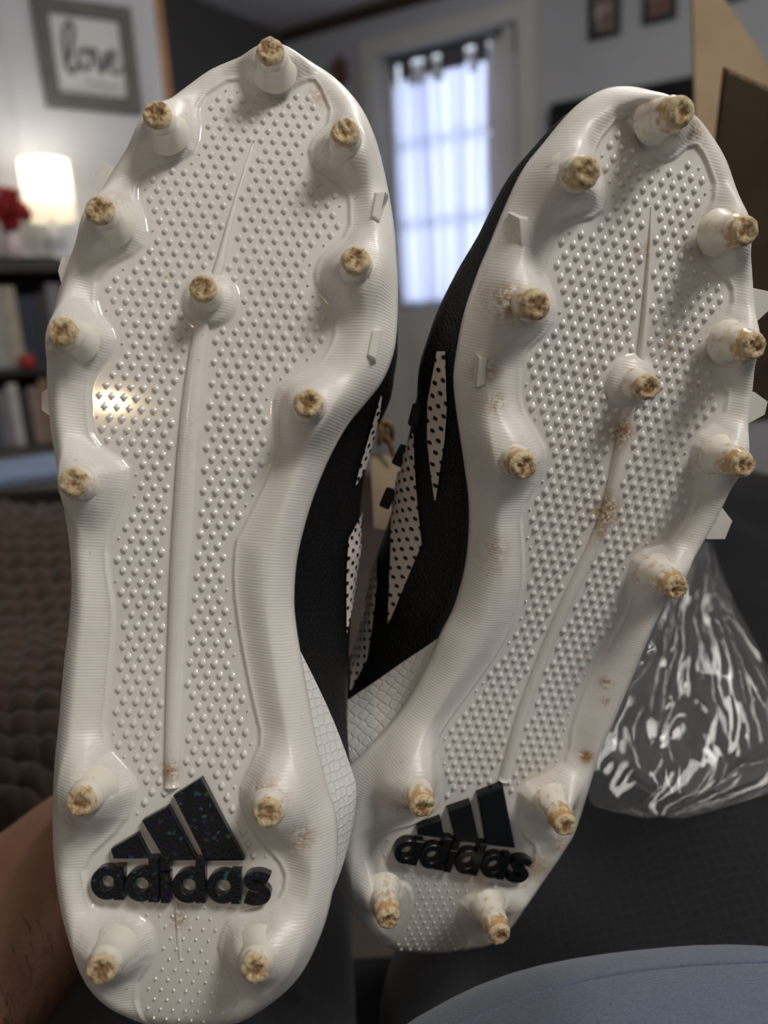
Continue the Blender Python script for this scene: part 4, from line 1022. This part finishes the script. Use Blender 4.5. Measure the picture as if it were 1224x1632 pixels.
# hem fold line of the shirt
sb_ = BVHTree.FromPolygons([Vector(v) - inv for v in vs], fs); hp_ = []
for px, py in catmull([(700, 1660), (745, 1630), (850, 1586), (950, 1558), (1080, 1540), (1224, 1533), (1300, 1536)], 8, False):
    h_ = sb_.ray_cast(CAMPOS, ray(px, py).normalized())[0]
    if h_ is not None: hp_.append(h_ + inv)
MB().tube(hp_, .0011, 6).build('hem', M['shirt'], person, True)
# forearm and hand gripping the heel of the left shoe from behind
def skin_mat():
    t = NT('skin'); co = t.coord(); n1 = t.noise(co, 35, 4); n2 = t.noise(co, 500, 3)
    t.l(t.mix(t.ramp(n1, .35, .7), lin((158, 120, 98)), lin((138, 98, 78))), t.b.inputs['Base Color']); t.set(Roughness=.55); t.b.inputs['Subsurface Weight'].default_value = .1; t.b.inputs['Subsurface Radius'].default_value = (1, .4, .2); t.b.inputs['Subsurface Scale'].default_value = .004
    t.bump(t.math('ADD', t.math('MULTIPLY', n1, .4), n2), .3, .0012); return t.m
M['skin'] = skin_mat()
def W(px, py, z): return P(px, py, z) + inv
sk = [(W(-360, 1980, .30), .058), (W(-190, 1740, .325), .054), (W(-50, 1560, .345), .049), (W(50, 1440, .362), .042), (W(130, 1370, .378), .037), (W(190, 1330, .392), .032)]
ed = [(i, i + 1) for i in range(5)]
tips = [[(225,1250,.392,.0105),(275,1195,.372,.0095),(325,1190,.352,.009),(350,1215,.340,.0075)], [(250,1290,.394,.0105),(310,1250,.378,.0098),(360,1250,.356,.009),(380,1275,.343,.0078)], [(255,1340,.394,.010),(320,1310,.380,.0095),(372,1315,.358,.0088),(390,1335,.345,.0075)], [(245,1390,.392,.009),(305,1375,.380,.0085),(350,1380,.362,.008),(366,1392,.350,.007)], [(150,1300,.378,.0125),(160,1220,.362,.0115),(185,1165,.345,.0105),(205,1140,.335,.0085)]]
vsk = list(sk); 
for ti, tp in enumerate(tips):
    prev = 5 if ti < 4 else 3
    for q in tp: vsk.append((W(*q[:3]), q[3])); ed.append((prev, len(vsk) - 1)); prev = len(vsk) - 1
me = bpy.data.meshes.new('arm'); me.from_pydata([tuple(v[0]) for v in vsk], ed, []); me.materials.append(M['skin'])
arm = bpy.data.objects.new('arm', me); C.objects.link(arm); arm.parent = person
md = arm.modifiers.new('skin', 'SKIN'); md.use_smooth_shade = True
for i, v in enumerate(vsk): me.skin_vertices[0].data[i].radius = (v[1], v[1]); 
me.skin_vertices[0].data[0].use_root = True
arm.modifiers.new('sub', 'SUBSURF').levels = 2; arm.modifiers['sub'].render_levels = 2
# arm hair
bpy.context.view_layer.update(); dg = bpy.context.evaluated_depsgraph_get(); ev = arm.evaluated_get(dg); ab = BVHTree.FromObject(ev, dg); am = arm.matrix_world.inverted()
mb = MB()
for k in range(420):
    px, py = random.uniform(-60, 150), random.uniform(1270, 1660); o_ = am @ CAMPOS; dr_ = (am.to_3x3() @ ray(px, py)).normalized(); loc, nr, _, _ = ab.ray_cast(o_, dr_)
    if loc is None: continue
    tv_ = (RY * 1.0 + RX * random.gauss(-.15, .35)).normalized(); ln = random.uniform(.006, .014)
    mb.tube([loc, loc + nr * .0012 + tv_ * ln * .5, loc + nr * .0008 + tv_ * ln], [.00009, .00008, .00003], 4, False)
ah = mb.build('arm_hair', plain('dark_hair', lin((40, 26, 18)), .6), person); ah['kind'] = 'stuff'
# ------------------------------------------------------------------ clear plastic bag
def film_mat():
    t = NT('clear_plastic_film'); tr = t.n('ShaderNodeBsdfTransparent'); tr.inputs[0].default_value = (.93, .94, .95, 1); gl = t.n('ShaderNodeBsdfGlossy'); gl.inputs['Roughness'].default_value = .055; gl.inputs[0].default_value = (1, 1, 1, 1)
    df = t.n('ShaderNodeBsdfDiffuse'); df.inputs[0].default_value = (.62, .63, .64, 1); fr = t.n('ShaderNodeLayerWeight', i_Blend=.5); m1 = t.n('ShaderNodeMixShader', i_0=.07); m2 = t.n('ShaderNodeMixShader')
    t.l(tr.outputs[0], m1.inputs[1]); t.l(df.outputs[0], m1.inputs[2]); t.l(t.math('ADD', t.math('MULTIPLY', t.math('POWER', fr.outputs['Facing'], 4.0), .26), .016, clamp=True), m2.inputs[0]); t.l(m1.outputs[0], m2.inputs[1]); t.l(gl.outputs[0], m2.inputs[2]); t.l(m2.outputs[0], t.out.inputs[0]); return t.m
M['film'] = film_mat()
bagc = P(1080, 1150, .40)
bag = tag(empty('plastic_bag', bagc), 'crumpled clear plastic bag lying on the dark trousers right of the cleats', 'bag')
def film(name, outline, zf_, seed, amp, n_=90):
    """outline rows: (y, xl, xr) in photo pixels at the depth zf_(tx, ty), crumpled"""
    ys = [q[0] for q in outline]; vs = []; fs = []
    for j in range(n_):
        ty = j / (n_ - 1); y = ys[0] + (ys[-1] - ys[0]) * ty; a = np.interp(y, ys, [q[1] for q in outline]); b = np.interp(y, ys, [q[2] for q in outline])
        for i in range(n_):
            tx = i / (n_ - 1); x = a + (b - a) * tx; p = P(x, y, zf_(tx, ty))
            q = Vector((tx * 4.2 + seed, ty * 2.6, seed)); wv = noise.noise_vector(q * .8)
            f = abs(noise.noise(q * .7 + wv)) * 1.4 + abs(noise.noise(q * 1.5 + wv * 1.2)) * .4 + abs(noise.noise(q * 3.4 + wv)) * .07
            f += .5 * abs(math.sin(tx * 9 + seed + 2 * noise.noise(q * .6))) * (1 - ty)
            vs.append(p - RZ * f * amp + wv * amp * .25 - bagc)
    for j in range(n_ - 1):
        for i in range(n_ - 1): fs.append((j * n_ + i, j * n_ + i + 1, (j + 1) * n_ + i + 1, (j + 1) * n_ + i))
    return obj(name, vs, fs, M['film'], bag, True)
OUT = [(862, 1108, 1128), (900, 1085, 1142), (960, 1030, 1165), (1040, 1000, 1205), (1100, 975, 1240), (1170, 955, 1270), (1215, 950, 1290), (1250, 930, 1270), (1285, 945, 1160), (1302, 1020, 1090)]
OUT2 = [(862, 1112, 1126), (960, 1050, 1155), (1060, 1010, 1210), (1150, 965, 1262), (1200, 968, 1262), (1240, 1000, 1200), (1262, 1040, 1140)]
film('back_film', OUT, lambda a, b: .418 - .07 * b, 2.0, .004)
film('front_film', OUT2, lambda a, b: .392 - .065 * b, 7.3, .0065)
# ------------------------------------------------------------------ kraft hang tag on twine between the shoes
M['kraft'] = plain('kraft_tag_paper', lin((128, 110, 88)), .85, .06, 60); M['twine'] = plain('jute_twine', lin((128, 96, 60)), .95, .15, 300, bump=.6, bscale=1500)
ht = tag(empty('hang_tag', P(615, 840, .40)), 'tan kraft hang tag on knotted twine between the two cleats', 'tag'); hi = -P(615, 840, .40)
tc4 = [P(590, 722, .40), P(640, 728, .41), P(634, 846, .385), P(596, 842, .38)]
mb = MB(); off = RZ * .0012; mb.add([p + hi for p in tc4] + [p + hi + off for p in tc4], [(0, 1, 2, 3), (7, 6, 5, 4), (0, 4, 5, 1), (1, 5, 6, 2), (2, 6, 7, 3), (3, 7, 4, 0)]); mb.build('card', M['kraft'], ht)
tw = catmull([tuple(P(*q) + hi) for q in [(600, 628, .40), (606, 660, .398), (612, 685, .396), (616, 696, .394), (622, 708, .395), (628, 728, .397)]], 6, False)
MB().tube([Vector(q) for q in tw], .0016, 7).build('twine', M['twine'], ht, True)
kn = [Vector(P(614, 690, .394) + hi) + Vector((.0035 * math.cos(t) , .002 * math.sin(2 * t), .005 * math.sin(t * 1.5))) for t in np.linspace(0, 9, 40)]
MB().tube(kn, .0015, 6).build('knot', M['twine'], ht, True)
